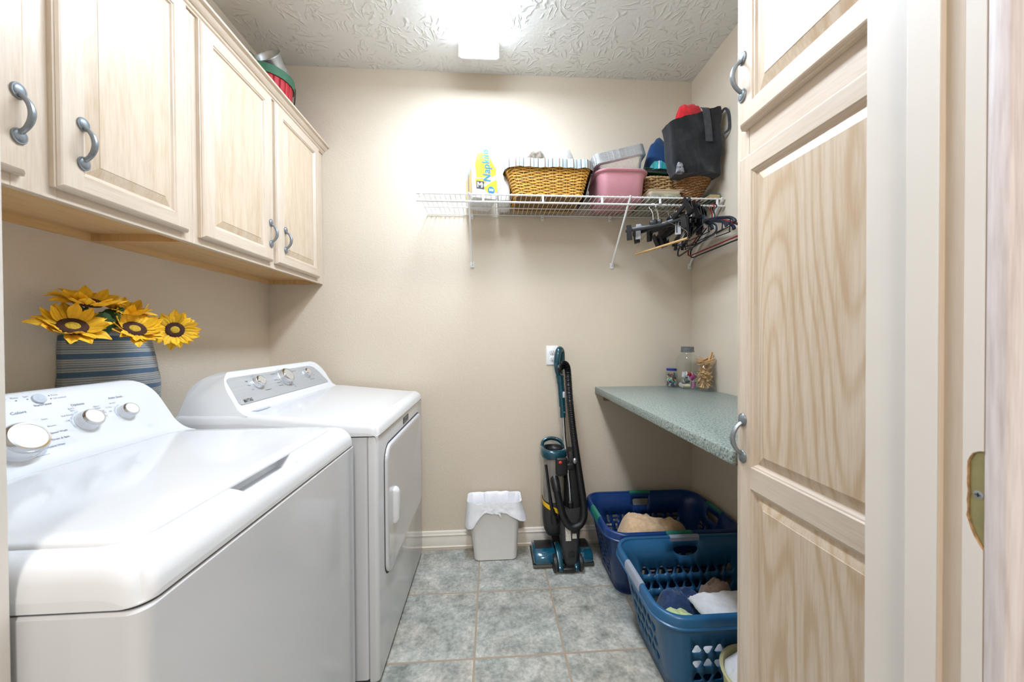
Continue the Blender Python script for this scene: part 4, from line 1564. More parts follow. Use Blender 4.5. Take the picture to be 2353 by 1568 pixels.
# ------------------------------------------------------------------ box, tray, square basket, book, packet, blue cloth
mb = MB(); mb.box(.825, .982, 1.742, 1.985, ST, ST + .024, .002, 2)
solo(mb, 'flat_box', M['olive'], 'flat olive printed box lying under the cream tray on the wire shelf', 'box')
mb = MB()
tr = lambda ins, z: [(a, b, z) for a, b in rrect(.820 + ins, .992 - ins, 1.748 + ins, 1.976 - ins, .014, 5)]
mb.stack([tr(.010, ST + .0245), tr(.007, ST + .026), tr(.002, ST + .044), tr(-.004, ST + .046), tr(-.005, ST + .0485), tr(.001, ST + .049), tr(.004, ST + .046), tr(.010, ST + .0275)])
solo(mb, 'shallow_tray', M['cream'], 'shallow cream tray under the small square basket', 'tray', smooth=50)
t = thing('seagrass_basket', 'small square tan seagrass basket standing on the cream tray', 'basket', (.908, 1.888, ST + .0496))
wicker(t, .908, 1.888, .142, .150, .144, .152, ST + .055, ST + .140, .02, .02, 9, 17, .0046, M['wicker_tan'])
T_ = tmat((.898, 1.892, ST + .1555), math.radians(-5), math.radians(0), math.radians(5))
t = thing('book', 'dark green vinyl binder lying tilted on the square seagrass basket', 'binder', T_.to_translation())
mb = MB(T_); mb.box(-.07, .052, -.090, .090, .004, .0085, .001, 1); mb.box(-.07, .052, -.090, .090, .0245, .029, .001, 1); mb.box(-.0735, -.068, -.095, .095, .004, .029, .001, 1)
mb.build('cover', M['darkgreen'], t)
mb = MB(T_); mb.box(-.066, .048, -.085, .085, .0088, .0242)
mb.build('pages', M['vgrey'], t)
mb = heap(.905, 1.835, .050, .040, ST + .180, .075, 4, rough=.2, freq=14)
solo(mb, 'plastic_packet', M['packet'], 'turquoise and white plastic packet on the dark green binder', 'packet', smooth=60)
mb = heap(.932, 1.880, .085, .060, ST + .184, .290, 12, rough=.12, freq=7, pw=1.5)
solo(mb, 'folded_cloth', M['bluecloth'], 'deep blue cloth bundle leaning behind the black tote bag', 'cloth', smooth=70)

# ------------------------------------------------------------------ brown basket, books and black tote at the right end
t = thing('round_basket', 'brown flared wicker basket under the black tote bag', 'basket', (1.045, 1.84, ST))
wicker(t, 1.050, 1.830, .105, .130, .185, .205, ST + .004, ST + .108, .05, .09, 17, 24, .0032, M['wicker_brown'], lean=(.026, 0))
t = thing('book', 'teal covered book lying at the right end of the wire shelf', 'book', (1.148, 1.83, ST))
mb = MB(); mb.box(1.128, 1.190, 1.735, 1.94, ST, ST + .0035, .001, 1); mb.box(1.128, 1.190, 1.735, 1.94, ST + .0245, ST + .028, .001, 1); mb.box(1.187, 1.190, 1.735, 1.94, ST, ST + .028, .001, 1)
mb.build('cover', M['bookgreen'], t)
mb = MB(); mb.box(1.132, 1.186, 1.7365, 1.936, ST + .0036, ST + .0244)
mb.build('pages', M['bookpaper'], t)

t = thing('tote_bag', 'black canvas tote bag on the brown wicker basket', 'tote bag', (1.060, 1.775, ST + .114))
zt0 = ST + .113
def tote(k, q):
    """q: corner loop offset; k 0..1 up the bag"""
    w0, w1 = .930 - .030 * k, 1.172 - .006 * k
    d0, d1 = 1.692 - .004 * k, 1.782 + .004 * k
    l = []
    for j, (x, y, nx, ny) in enumerate(resample(rrect(w0 + q, w1 - q, d0 + q, d1 - q, .014, 6), 120)):
        cr_ = fbm(x * 17, k * 5.0 + y * 6, 3.3, 3)
        a = .010 * cr_ + .006 * math.sin(k * 9 + x * 25) * (1 - k) + .004 * math.sin(PI * k)
        top = .262 + .075 * (x - .93) / .24
        z = zt0 + k * top + .004 * fbm(x * 20, y * 20, k)
        l.append((min(x + nx * a, 1.187), y + ny * a, z))
    return l
mb = MB()
mb.stack([tote(0, .03), tote(0, .006)] + [tote(k / 14, 0) for k in range(15)] + [tote(1, .006), tote(.93, .010), tote(.5, .02)], True, True)
mb.build('bag_body', M['tote'], t, smooth=60)
mb = MB()
pth = smooth_path([(1.092, 1.6770, zt0 + .150), (1.086, 1.676, zt0 + .22), (1.078, 1.678, zt0 + .29), (1.072, 1.682, zt0 + .318), (1.070, 1.692, zt0 + .322)], 6)
mb.stack([[(p.x - .018, p.y, p.z), (p.x + .018, p.y, p.z), (p.x + .018, p.y + .0022, p.z), (p.x - .018, p.y + .0022, p.z)] for p in pth])
mb.build('strap', M['totestrap'], t)
mb = MB()
pth = smooth_path([(1.166, 1.702, zt0 + .300), (1.179, 1.690, zt0 + .322), (1.190, 1.680, zt0 + .30), (1.193, 1.674, zt0 + .25), (1.189, 1.674, zt0 + .21), (1.172, 1.690, zt0 + .195)], 6)
mb.tube(pth, .0065, 8, flat=.45)
mb.build('strap', M['totestrap'], t)
mb = heap(1.030, 1.738, .082, .036, zt0 + .265, .135, 5, rot=.1, rough=.2, freq=9, pw=3)
solo(mb, 'folded_cloth', M['redcloth'], 'bright red cloth folded into the top of the black tote bag', 'cloth', smooth=60)
mb = heap(1.135, 1.735, .026, .028, zt0 + .28, .105, 15, rough=.3, freq=20, pw=1.4)
solo(mb, 'folded_cloth', M['redcloth'], 'small red cloth corner poking from the right of the black tote bag', 'cloth', smooth=60)
mb = heap(.948, 1.692, .020, .016, zt0 - .004, .062, 6, rough=.2, freq=16)
mb.build('printed_lining', M['print'], t, smooth=60, label='black and white printed corner')

# ------------------------------------------------------------------ outlet
t = thing('wall_outlet', 'white double electrical outlet behind the vacuum handle', 'outlet', (.357, YB, 1.105))
mb = MB(); mb.rstack([(.3225, .3925, 1.0495, 1.1615, .004, 0), (.3225, .3925, 1.0495, 1.1615, .004, .003), (.325, .390, 1.052, 1.159, .004, .0052)], 4)
mb.v = [(a, YB - .0003 - c, b) for a, b, c in mb.v]
mb.build('plate', M['plate'], t)
for z in (1.1255, 1.0855):
    mb = MB()
    mb.lathe([(.0172, 0), (.0172, .0022), (.0160, .0030), (.001, .0030)], (.3575, YB - .0052, z), 28, Matrix.Rotation(PI / 2, 3, 'X'))
    so = mb.build('socket', M['whiteplastic'], t)
    mb = MB()
    for dx, h_ in ((-.0062, .0085), (.0062, .0070)):
        mb.box(.3575 + dx - .0009, .3575 + dx + .0009, YB - .0085, YB - .0080, z + .002 - h_ / 2, z + .002 + h_ / 2)
    mb.lathe([(.0024, 0), (.0024, .0005)], (.3575, YB - .0080, z - .0085), 12, Matrix.Rotation(PI / 2, 3, 'X'))
    mb.build('slots', M['blackprint'], so)
mb = MB(); mb.ell((.3575, YB - .0056, 1.1055), .0028, .0012, .0028, 12, 6)
mb.build('screw', M['whiteplastic'], t)

# ------------------------------------------------------------------ hangers on the lower rail
RAIL_Y, RAIL_Z = SF, 1.876
def hook_path(rr=.0015, drop=.078, R=.0155):
    cz = .0049 + rr - R
    pts = []
    for a in range(205, -66, -15):
        t_ = math.radians(a)
        pts.append((R * math.cos(t_), 0, cz + R * math.sin(t_)))
    pts += [(.004, 0, -.034), (0, 0, -.046), (0, 0, -drop)]
    return smooth_path(pts, 3)


def h_root(label, group=None):
    return thing('hanger', label, 'hanger', (0, 0, 0), 'hangers on the wire shelf rail')


def place(root, x, rz, roll=0.0, y=RAIL_Y):
    root.location = (x, y, RAIL_Z)
    root.rotation_euler = (0, roll, math.radians(90 + rz))


def skirt_hanger(label, x, rz, roll=0.0, w=.15, clear=None):
    t = h_root(label)
    mb = MB(); mb.tube(hook_path(.0016, .085), .0016, 6)
    mb.build('hook', M['chrome'], t)
    mb = MB()
    mb.box(-w, w, -.0055, .0055, -.118, -.098, .003, 2)
    mb.box(-.018, .018, -.007, .007, -.104, -.076, .006, 3)
    b_ = mb.build('bar', M['blackplastic'], t)
    for s in (-1, 1):
        cx = s * w * .86
        mb = MB()
        for sg in (-1, 1):
            mb.stack([[(cx - .012, sg * .009, -.085), (cx + .012, sg * .009, -.085), (cx + .012, sg * .013, -.085), (cx - .012, sg * .013, -.085)],
                      [(cx - .012, sg * .006, -.118), (cx + .012, sg * .006, -.118), (cx + .012, sg * .0105, -.118), (cx - .012, sg * .0105, -.118)],
                      [(cx - .0135, sg * .0008, -.160), (cx + .0135, sg * .0008, -.160), (cx + .0135, sg * .005, -.160), (cx - .0135, sg * .005, -.160)]])
        c_ = mb.build('clip', clear or M['blackplastic'], t, smooth=30)
        mb = MB(); mb.tube([(cx - .004, -.0135, -.098), (cx - .004, -.0115, -.128), (cx + .004, -.0115, -.128), (cx + .004, -.0135, -.098)], .0012, 6)
        mb.build('spring', M['chrome'], c_)
    place(t, x, rz, roll)
    return t


def contour_hanger(label, x, rz, mat, hook, roll=0.0, w=.195, bar=True):
    t = h_root(label)
    mb = MB(); mb.tube(hook_path(.0019, .080), .0019, 6)
    mb.build('hook', hook, t)
    mb = MB()
    pts = smooth_path([(-w, 0, -.165), (-w * .96, 0, -.150), (-w * .80, 0, -.128), (-w * .4, 0, -.098), (0, 0, -.080), (w * .4, 0, -.098), (w * .80, 0, -.128), (w * .96, 0, -.150), (w, 0, -.165)], 5)
    n = len(pts)
    mb.tube(pts, [.0058 + .003 * abs(i / (n - 1) - .5) * 2 for i in range(n)], 8, flat=.85)
    mb.build('shoulders', mat, t)
    if bar:
        mb = MB(); mb.tube(smooth_path([(-w * .86, 0, -.140), (-w * .84, 0, -.165), (-w * .74, 0, -.172), (w * .74, 0, -.172), (w * .84, 0, -.165), (w * .86, 0, -.140)], 4), .0026, 6)
        mb.build('bar', mat, t)
    place(t, x, rz, roll)
    return t


def tubular_hanger(label, x, rz, mat, roll=0.0, w=.20, r=.0042, flat=None, drop=.205, hook=None):
    t = h_root(label)
    mb = MB(); mb.tube(hook_path(.0026, .072), .0026, 7)
    mb.build('hook', hook or mat, t)
    mb = MB()
    pts = smooth_path([(0, 0, -.070), (-w * .45, 0, -.106), (-w * .90, 0, -.162), (-w, 0, -.184), (-w * .94, 0, -drop), (-w * .5, 0, -drop - .002), (w * .5, 0, -drop - .002), (w * .94, 0, -drop), (w, 0, -.184), (w * .90, 0, -.162), (w * .45, 0, -.106)], 5, closed=True)
    mb.tube(pts, r, 7, closed=True, flat=flat)
    mb.build('frame', mat, t)
    place(t, x, rz, roll)
    return t


skirt_hanger('black clip hanger twisted to face the doorway, first on the rail from the left', .818, 62, .04, .135)
skirt_hanger('black clip hanger just behind the twisted first one', .840, 40, .10, .14)
skirt_hanger('clip hanger with frosted clear clips behind the two leftmost black ones', .852, 52, -.04, .11, M['clearplastic'])
# wire hanger with a tan paper tube
t = h_root('wire hanger with a tan paper tube along its lower bar')
mb = MB(); mb.tube(hook_path(.0012, .07), .0012, 6)
mb.tube(smooth_path([(0, 0, -.07), (-.07, 0, -.115), (-.150, 0, -.178), (-.152, 0, -.212)], 4), .0011, 5)
mb.tube(smooth_path([(0, 0, -.07), (.07, 0, -.115), (.150, 0, -.178), (.152, 0, -.212)], 4), .0011, 5)
mb.build('wire', M['chrome'], t)
mb = MB(); mb.lathe([(.0058, -.155), (.0058, .155)], (0, 0, -.213), 12, Matrix.Rotation(PI / 2, 3, 'Y'))
mb.build('paper_tube', M['tube'], t)
mb = MB()
for s in (-1, 1):
    mb.lathe([(.0036, -.0003), (.0036, .0003)], (s * .1551, 0, -.213), 10, Matrix.Rotation(PI / 2, 3, 'Y'))
mb.build('tube_opening', M['gap'], t)
place(t, .850, 24, .03)
skirt_hanger('black clip hanger with its bar tipped up, hanging from a black hook side', .884, 8, .42, .15)
t = skirt_hanger('black clip hanger hung between the tipped one and the wire shelf post', .906, 16, -.10, .15)
skirt_hanger('black clip hanger with both clips low, second left of the white hook', .928, 10, .30, .15)
skirt_hanger('black clip hanger left of the shelf post nearest the hangers', .950, 4, -.22, .15)
contour_hanger('frosted clear plastic hanger behind the black clip hangers', .972, 16, M['clearplastic'], M['chrome'], .08, .13, False)
skirt_hanger('black clip hanger just left of the frosted clear hanger', .962, 12, .18, .15)
skirt_hanger('black clip hanger just right of the frosted clear hanger', .984, 8, -.16, .15)
contour_hanger('black shoulder hanger with a chrome hook, nearest the clip hangers', 1.000, -10, M['navyplastic'], M['chrome'], .10)
contour_hanger('black shoulder hanger with a white hook', 1.022, -4, M['navyplastic'], M['shelfwire'], -.06)
tubular_hanger('black plastic hanger with a violet hook', 1.036, -6, M['navyplastic'], .05, .20, .0044, hook=M['purple'])
contour_hanger('white plastic shoulder hanger among black ones', 1.052, 2, M['shelfwire'], M['chrome'], -.02, .15, False)
contour_hanger('black shoulder hanger right beside the white shoulder hanger', 1.070, 0, M['navyplastic'], M['chrome'], .0)
contour_hanger('second black shoulder hanger right of the white shoulder hanger', 1.088, 4, M['navyplastic'], M['chrome'], .08)
contour_hanger('third black shoulder hanger right of the white shoulder hanger', 1.106, 2, M['navyplastic'], M['chrome'], -.05)
tubular_hanger('thin white wire hanger with a straight lower bar', 1.0605, -10, M['shelfwire'], -.10, .20, .0012, drop=.19, hook=M['chrome'])
tubular_hanger('slim red velvet hanger near the right wall', 1.130, 2, M['redvelvet'], .02, .205, .0036, drop=.205)
tubular_hanger('slim black velvet hanger at the right end of the rail', 1.144, 2, M['blackvelvet'], .02, .205, .0036, drop=.215)

# ------------------------------------------------------------------ jars on the countertop
CT = .9190
def jar(label, cx, cy, prof, sq=None, lid=None, lidname='lid'):
    """prof: (r, z) outer; a thin glass wall"""
    t = thing('glass_jar', label, 'jar', (cx, cy, CT))
    mb = MB()
    loops = []
    for r, z in prof:
        l = []
        for j in range(40):
            a = 2 * PI * j / 40
            k = 1.0
            if sq and z < sq[1]:
                e = sq[0]
                k = (abs(math.cos(a)) ** e + abs(math.sin(a)) ** e) ** (-1 / e)
                b_ = min(1, max(0, (sq[1] - z) / .02))
                k = 1 + (k - 1) * b_
            l.append((cx + r * k * math.cos(a + .25), cy + r * k * math.sin(a + .25), CT + z))
        loops.append(l)
    mb.stack(loops, True, False)
    mb.build('glass_body', M['glass'], t, smooth=50)
    if lid:
        mb = MB(); mb.lathe([(r, z + CT) for r, z in lid[0]], (cx, cy, 0), 36)
        mb.build('lid', lid[1], t)
    return t
JA, JB, JC = (1.045, 1.955), (1.1115, 1.905), (1.146, 1.800)
jar('small glass jar of buttons with a royal blue lid', *JA, [(.010, .0005), (.027, .0015), (.031, .005), (.032, .012), (.032, .072), (.0305, .082), (.027, .090), (.0265, .098)], None, ([(.0275, .0955), (.0275, .1065), (.026, .108), (.002, .108)], M['bluelid']))
jar('tall glass jar of thread spools with a zinc lid', *JB, [(.015, .0005), (.040, .0015), (.045, .006), (.0465, .014), (.0465, .160), (.0445, .178), (.038, .193), (.033, .200), (.0325, .208)], (7, .19), ([(.0335, .204), (.0365, .206), (.0365, .209), (.0335, .211), (.034, .214), (.0335, .217), (.034, .220), (.0335, .223), (.034, .226), (.0335, .229), (.034, .232), (.031, .2345), (.002, .2345)], M['zinc']))
jar('open square glass jar filled with wooden clothespins', *JC, [(.016, .0005), (.036, .0015), (.0405, .006), (.042, .014), (.042, .120), (.040, .131), (.036, .138), (.0355, .150), (.037, .153), (.0355, .155)], (6, .135))
rj = random.Random(5)
# buttons
bcols = [(.75, .73, .70), (.70, .62, .45), (.55, .04, .05), (.02, .45, .38), (.03, .03, .05), (.60, .40, .62), (.55, .30, .06), (.03, .06, .22), (.62, .66, .60), (.05, .09, .06)]
bm_ = [plain('button colour', c, .25, var=.03) for c in bcols]
bmesh_cache = {}
for i in range(64):
    ci = i % len(bcols) if i > 20 else (0, 4, 7, 9, 8, 4)[i % 6]
    if ci not in bmesh_cache:
        mb = MB(); mb.lathe([(.0055, 0), (.006, .0006), (.006, .0016), (.0048, .0021), (.004, .0016), (.0002, .0016)], (0, 0, 0), 16)
        o = mb.build('button', bm_[ci], None, (0, 0, 0))
        bmesh_cache[ci] = o
    else:
        o = bmesh_cache[ci].copy(); C.objects.link(o)
    lay = i / 64
    a = i * 2.399
    rad = .0215 if i % 4 else .010
    o.location = (JA[0] + rad * math.cos(a), JA[1] + rad * math.sin(a), CT + .008 + lay * .068)
    d = Vector((math.cos(a), math.sin(a), rj.uniform(-.5, .6)))
    o.rotation_euler = d.to_track_quat('Z', 'Y').to_euler()
    o.scale = (1.05, 1.05, 1.05)
    tag(o, 'small sewing button in the blue lidded jar', 'button', 'buttons in the small jar')
# spools
def spool(label, c, d, col, r=.0125, L=.034):
    t = thing('thread_spool', label, 'thread spool', (0, 0, 0), 'thread spools in the tall jar')
    mb = MB(); mb.lathe([(r * .98, -L / 2), (r * .98, -L / 2 + .0025), (r * .55, -L / 2 + .004), (r * .55, L / 2 - .004), (r * .98, L / 2 - .0025), (r * .98, L / 2)], (0, 0, 0), 22)
    mb.build('core', M['spoolwood'], t)
    mb = MB()
    prof = []
    k = 22
    for i in range(k + 1):
        z = -L / 2 + .0035 + (L - .007) * i / k
        prof.append((r * (.86 + .03 * (i % 2)) * (1 - .1 * abs(i / k - .5) ** 3), z))
    mb.lathe(prof, (0, 0, 0), 22)
    mb.build('thread', plain('thread', col, .7, var=.1, scale=300), t)
    t.location = c
    t.rotation_euler = Vector(d).to_track_quat('Z', 'Y').to_euler()
bx_, by_ = JB
spool('cream thread spool lying at the bottom of the tall jar', (bx_ - .021, by_ - .020, CT + .0155), (1, -.25, 0), (.72, .66, .40), .0125, .040)
spool('pink thread spool standing at the bottom of the tall jar', (bx_ + .021, by_ - .024, CT + .022), (.1, 0, 1), (.75, .22, .45), .0135, .038)
spool('grey green thread spool in the middle of the tall jar', (bx_ - .012, by_ - .018, CT + .047), (.7, -.9, .5), (.10, .14, .15), .0135, .034)
spool('magenta thread spool at the right of the tall jar', (bx_ + .019, by_ - .020, CT + .064), (.8, -.3, .7), (.45, .05, .22), .015, .040)
spool('crimson thread spool at the top of the tall jar', (bx_ - .004, by_ - .016, CT + .082), (1, .2, -.15), (.62, .05, .08), .012, .036)
spool('white thread spool at the left of the tall jar', (bx_ - .029, by_ - .012, CT + .078), (.2, .1, 1), (.72, .74, .76), .0105, .03)
spool('navy thread spool at the back of the tall jar', (bx_ + .010, by_ + .018, CT + .045), (.3, .2, 1), (.03, .05, .12), .013, .036)
spool('violet thread spool at the back bottom of the tall jar', (bx_ - .016, by_ + .020, CT + .018), (1, .3, 0), (.20, .06, .25), .0125, .036)
# clothespins
mb1 = MB()
for s in (-1, 1):
    mb1.stack([[(x_ - .0045, s * y_ - .0018, z_), (x_ + .0045, s * y_ - .0018, z_), (x_ + .0045, s * y_ + .0018, z_), (x_ - .0045, s * y_ + .0018, z_)] for x_, y_, z_ in ((0, .0075, -.039), (0, .0052, -.010), (0, .0026, .010), (0, .0024, .034), (0, .0040, .039))])
mb2_ = MB(); mb2_.tube([(-.0052, .0075, -.006), (-.0052, -.0075, -.006), (.0052, -.0075, -.006), (.0052, .0075, -.006)], .001, 5)
pin0 = thing('clothespin', 'wooden spring clothespin in the open square jar', 'clothespin', (0, 0, 0), 'clothespins in the open jar')
mb1.build('prongs', M['pin'], pin0)
mb2_.build('spring', M['pinspring'], pin0)
cx, cy = JC
pins = []
for i in range(36):
    a = i * 2.399
    d = Vector((math.cos(a * 1.7), math.sin(a * 1.7), rj.choice((-1, 1)) * rj.uniform(.35, 1.6))).normalized()
    rad = max(.003, .036 - .037 * math.hypot(d.x, d.y))
    z = CT + .030 + .085 * (i / 36)
    pins.append(((cx + rad * math.cos(a) * .7, cy + rad * math.sin(a) * .7, z + .012 * abs(d.z)), d))
pins += [((cx - .020, cy - .012, CT + .158), Vector((-1, .1, .32))), ((cx + .010, cy - .016, CT + .158), Vector((1, -.1, .45))), ((cx + .026, cy - .004, CT + .170), Vector((.35, .1, 1))), ((cx - .004, cy + .010, CT + .160), Vector((1, .3, .35))), ((cx - .012, cy - .020, CT + .152), Vector((.9, -.2, .05))), ((cx + .016, cy + .014, CT + .160), Vector((-.7, .5, .5)))]
for i, (c, d) in enumerate(pins):
    o = pin0 if i == 0 else copy_tree(pin0)
    o.location = c
    o.rotation_euler = d.to_track_quat('Z', 'Y').to_euler()

# ------------------------------------------------------------------ laundry baskets
def basket_wall(x0, x1, y0, y1, r1, b0, b1, c0, c1, r0, z0, z1, holes, nh=5):
    """perforated wall unrolled along its rim; holes: list of outlines in (s, h) metres"""
    a_, b_ = (x1 - x0) - 2 * r1, (y1 - y0) - 2 * r1
    arc = PI * r1 / 2
    H = z1 - z0
    # order: front(y0) left->right, corner, right side, corner, back right->left, corner, left side back->front, corner
    segs = [('S', a_), ('C', arc), ('S', b_), ('C', arc), ('S', a_), ('C', arc), ('S', b_), ('C', arc)]
    st = [0]
    for _, l in segs:
        st.append(st[-1] + l)
    Lt = st[-1]
    def pos(s, h):
        k = h / H
        X0, X1 = b0 + (x0 - b0) * k, b1 + (x1 - b1) * k
        Y0_, Y1_ = c0 + (y0 - c0) * k, c1 + (y1 - c1) * k
        r = r0 + (r1 - r0) * k
        i = 0
        while i < 7 and s > st[i + 1] + 1e-9:
            i += 1
        t = (s - st[i]) / segs[i][1]
        z = z0 + h
        if i == 0: return (X0 + r + (X1 - X0 - 2 * r) * t, Y0_, z)
        if i == 2: return (X1, Y0_ + r + (Y1_ - Y0_ - 2 * r) * t, z)
        if i == 4: return (X1 - r - (X1 - X0 - 2 * r) * t, Y1_, z)
        if i == 6: return (X0, Y1_ - r - (Y1_ - Y0_ - 2 * r) * t, z)
        cx, cy, a0 = {1: (X1 - r, Y0_ + r, -90), 3: (X1 - r, Y1_ - r, 0), 5: (X0 + r, Y1_ - r, 90), 7: (X0 + r, Y0_ + r, 180)}[i]
        a = math.radians(a0 + 90 * t)
        return (cx + r * math.cos(a), cy + r * math.sin(a), z)
    pts, edges = [], []
    def chain(lst, closed):
        b = len(pts)
        pts.extend(lst)
        m = len(lst)
        for i in range(m if closed else m - 1):
            edges.append((b + i, b + (i + 1) % m))
    ss = []
    for i, (k, l) in enumerate(segs):
        n = 8 if k == 'C' else max(4, int(l / .04))
        ss += [st[i] + l * j / n for j in range(n)]
    ss.append(Lt)
    border = [(s, 0) for s in ss] + [(Lt, H * j / nh) for j in range(1, nh)] + [(s, H) for s in reversed(ss)] + [(0, H * j / nh) for j in range(nh - 1, 0, -1)]
    chain(border, True)
    def inside(p, poly):
        c = False
        m = len(poly)
        for i in range(m):
            (ax, ay), (bx, by) = poly[i], poly[i - 1]
            if (ay > p[1]) != (by > p[1]) and p[0] < (bx - ax) * (p[1] - ay) / (by - ay) + ax:
                c = not c
        return c
    hb = [(min(q[0] for q in h), max(q[0] for q in h), min(q[1] for q in h), max(q[1] for q in h), h) for h in holes]
    for s in ss[1:-1]:
        for j in range(1, nh):
            p = (s, H * j / nh)
            if not any(q[0] - .002 < p[0] < q[1] + .002 and q[2] - .002 < p[1] < q[3] + .002 for q in hb):
                pts.append(p)
    for h in holes:
        chain(h, True)
    vs_, es_, fs_, *_ = geometry.delaunay_2d_cdt([Vector(p) for p in pts], edges, [], 0, 1e-6)
    F = []
    for f in fs_:
        cx = sum(vs_[i][0] for i in f) / len(f); cy = sum(vs_[i][1] for i in f) / len(f)
        if any(q[0] < cx < q[1] and q[2] < cy < q[3] and inside((cx, cy), q[4]) for q in hb):
            continue
        F.append(tuple(f))
    V = [pos(min(max(v[0], 0), Lt), v[1]) for v in vs_]
    # weld the seam
    key = {}
    remap = []
    V2 = []
    for p in V:
        kx = (round(p[0], 5), round(p[1], 5), round(p[2], 5))
        if kx not in key:
            key[kx] = len(V2); V2.append(p)
        remap.append(key[kx])
    F2 = []
    for f in F:
        g = []
        for i in f:
            if not g or g[-1] != remap[i]:
                g.append(remap[i])
        if len(set(g)) >= 3:
            F2.append(tuple(g))
    mb = MB()
    mb.add(V2, F2)
    return mb, st, segs, pos


def tri_hole(s, h, w, up=True, n=4):
    """rounded triangle"""
    R = w * .62
    out = []
    for q in range(3):
        a = math.radians(90 + 120 * q) if up else math.radians(-90 + 120 * q)
        cx, cy = s + R * .52 * math.cos(a), h + R * .52 * math.sin(a)
        for i in range(n + 1):
            b = a + math.radians(-60 + 120 * i / n)
            out.append((cx + R * .38 * math.cos(b), cy + R * .38 * math.sin(b)))
    return out


def slot(s, h, w, hh, r=.004):
    return [(a, b) for a, b in rrect(s - w / 2, s + w / 2, h - hh / 2, h + hh / 2, r, 3)]


def ring_band(x0, x1, y0, y1, r, prof, n=8):
    return [[(a, b, z) for a, b in rrect(x0 - o, x1 + o, y0 - o, y1 + o, r + o, n)] for o, z in prof]


def laundry(label, x0, x1, y0, y1, b0, b1, c0, c1, zt, mat, gripmat, kind):
    t = thing('laundry_basket', label, 'laundry basket', ((x0 + x1) / 2, (y0 + y1) / 2, 0))
    r1, r0 = .075, .06
    z0 = .004
    H = zt - .004 - z0
    a_, b_ = (x1 - x0) - 2 * r1, (y1 - y0) - 2 * r1
    arc = PI * r1 / 2
    S = [0, a_, a_ + arc, a_ + arc + b_, a_ + 2 * arc + b_, 2 * a_ + 2 * arc + b_, 2 * a_ + 3 * arc + b_, 2 * a_ + 3 * arc + 2 * b_]
    holes = []
    for s0, l in ((S[0], a_), (S[2], b_), (S[4], a_), (S[6], b_)):
        gap = .105
        if kind == 'tri':
            rowsz = [.60, .43, .26]
            n = int(l / .040)
            for ri, k in enumerate(rowsz):
                for i in range(n):
                    s = s0 + l / 2 + (i - (n - 1) / 2) * .041
                    holes.append(tri_hole(s, H * k, .034, (i + ri) % 2 == 0))
        else:
            n = int(l / .045)
            for ri, k in enumerate((.60, .47, .34, .21)):
                for i in range(n):
                    s = s0 + l / 2 + (i - (n - 1) / 2) * .046
                    if (i + ri) % 2:
                        holes.append(slot(s, H * k, .014, .034))
                    else:
                        holes.append(slot(s, H * k - .010, .034, .012))
                        holes.append(slot(s, H * k + .010, .034, .012))
        # hand hole under the rim
        hs = s0 + l / 2
        if kind == 'tri':
            holes.append([(hs + .058 * math.cos(2 * PI * j / 20) * (1.0 if math.sin(2 * PI * j / 20) < 0 else .98), H * .855 + (.028 if math.sin(2 * PI * j / 20) < 0 else .012) * math.sin(2 * PI * j / 20)) for j in range(20)])
        else:
            holes.append(slot(hs, H * .84, .092, .034, .008))
    mb, st, segs, pos = basket_wall(x0, x1, y0, y1, r1, b0, b1, c0, c1, r0, z0, zt - .004, holes)
    w_ = mb.build('perforated_wall', mat, t, smooth=30, mod=('SOLIDIFY', {'thickness': .0034, 'offset': -1}))
    mb = MB()
    mb.stack([[(a, b, z) for a, b in rrect(b0 + i, b1 - i, c0 + i, c1 - i, r0 - i * .5, 8)] for i, z in ((-.001, .012), (-.001, .003), (.006, .0005), (.012, .0005), (.012, .004), (.004, .007), (-.0002, .012))], False, False)
    mb.rstack([(b0, b1, c0, c1, r0, .0035), (b0, b1, c0, c1, r0, .0065)], 8)
    mb.build('floor_plate', mat, t)
    prof = [(-.004, zt - .010), (-.004, zt - .003), (-.001, zt), (.006, zt + .0005), (.0115, zt - .002), (.0145, zt - .008), (.0155, zt - .030), (.0195, zt - .0325), (.0195, zt - .0365), (.0135, zt - .0365), (.0125, zt - .010), (.010, zt - .006), (.002, zt - .006), (.0005, zt - .010), (-.004, zt - .010)]
    mb = MB(); mb.stack(ring_band(x0, x1, y0, y1, r1, prof), False, False)
    rim_ = mb.build('rim', mat, t, smooth=40)
    # grips snapped over the rim
    gp = [(-.006, zt - (.030 if kind == 'tri' else .012)), (-.0065, zt - .004), (-.002, zt + .0015), (.006, zt + .0025), (.0125, zt - .0005), (.0165, zt - .008), (.0172, zt - .030), (.0162, zt - .030), (.0150, zt - .009), (.011, zt - .003), (.006, zt - .0005), (-.001, zt - .002), (-.0045, zt - .006), (-.0045, zt - (.030 if kind == 'tri' else .012))]
    hl = .066 if kind == 'tri' else .060
    mx, my = (x0 + x1) / 2, (y0 + y1) / 2
    for side in ('front', 'back', 'left', 'right'):
        mb = MB()
        loops = []
        for q in (-1, -.9, .9, 1):
            l = []
            for o, z in gp:
                if side == 'front': l.append((mx + q * hl, y0 - o, z))
                elif side == 'back': l.append((mx + q * hl, y1 + o, z))
                elif side == 'left': l.append((x0 - o, my + q * hl, z))
                else: l.append((x1 + o, my + q * hl, z))
            loops.append(l)
        mb.stack(loops)
        mb.build('grip', gripmat, t, label=('grey rim grip' if kind == 'tri' else 'green rim grip'))
    return t


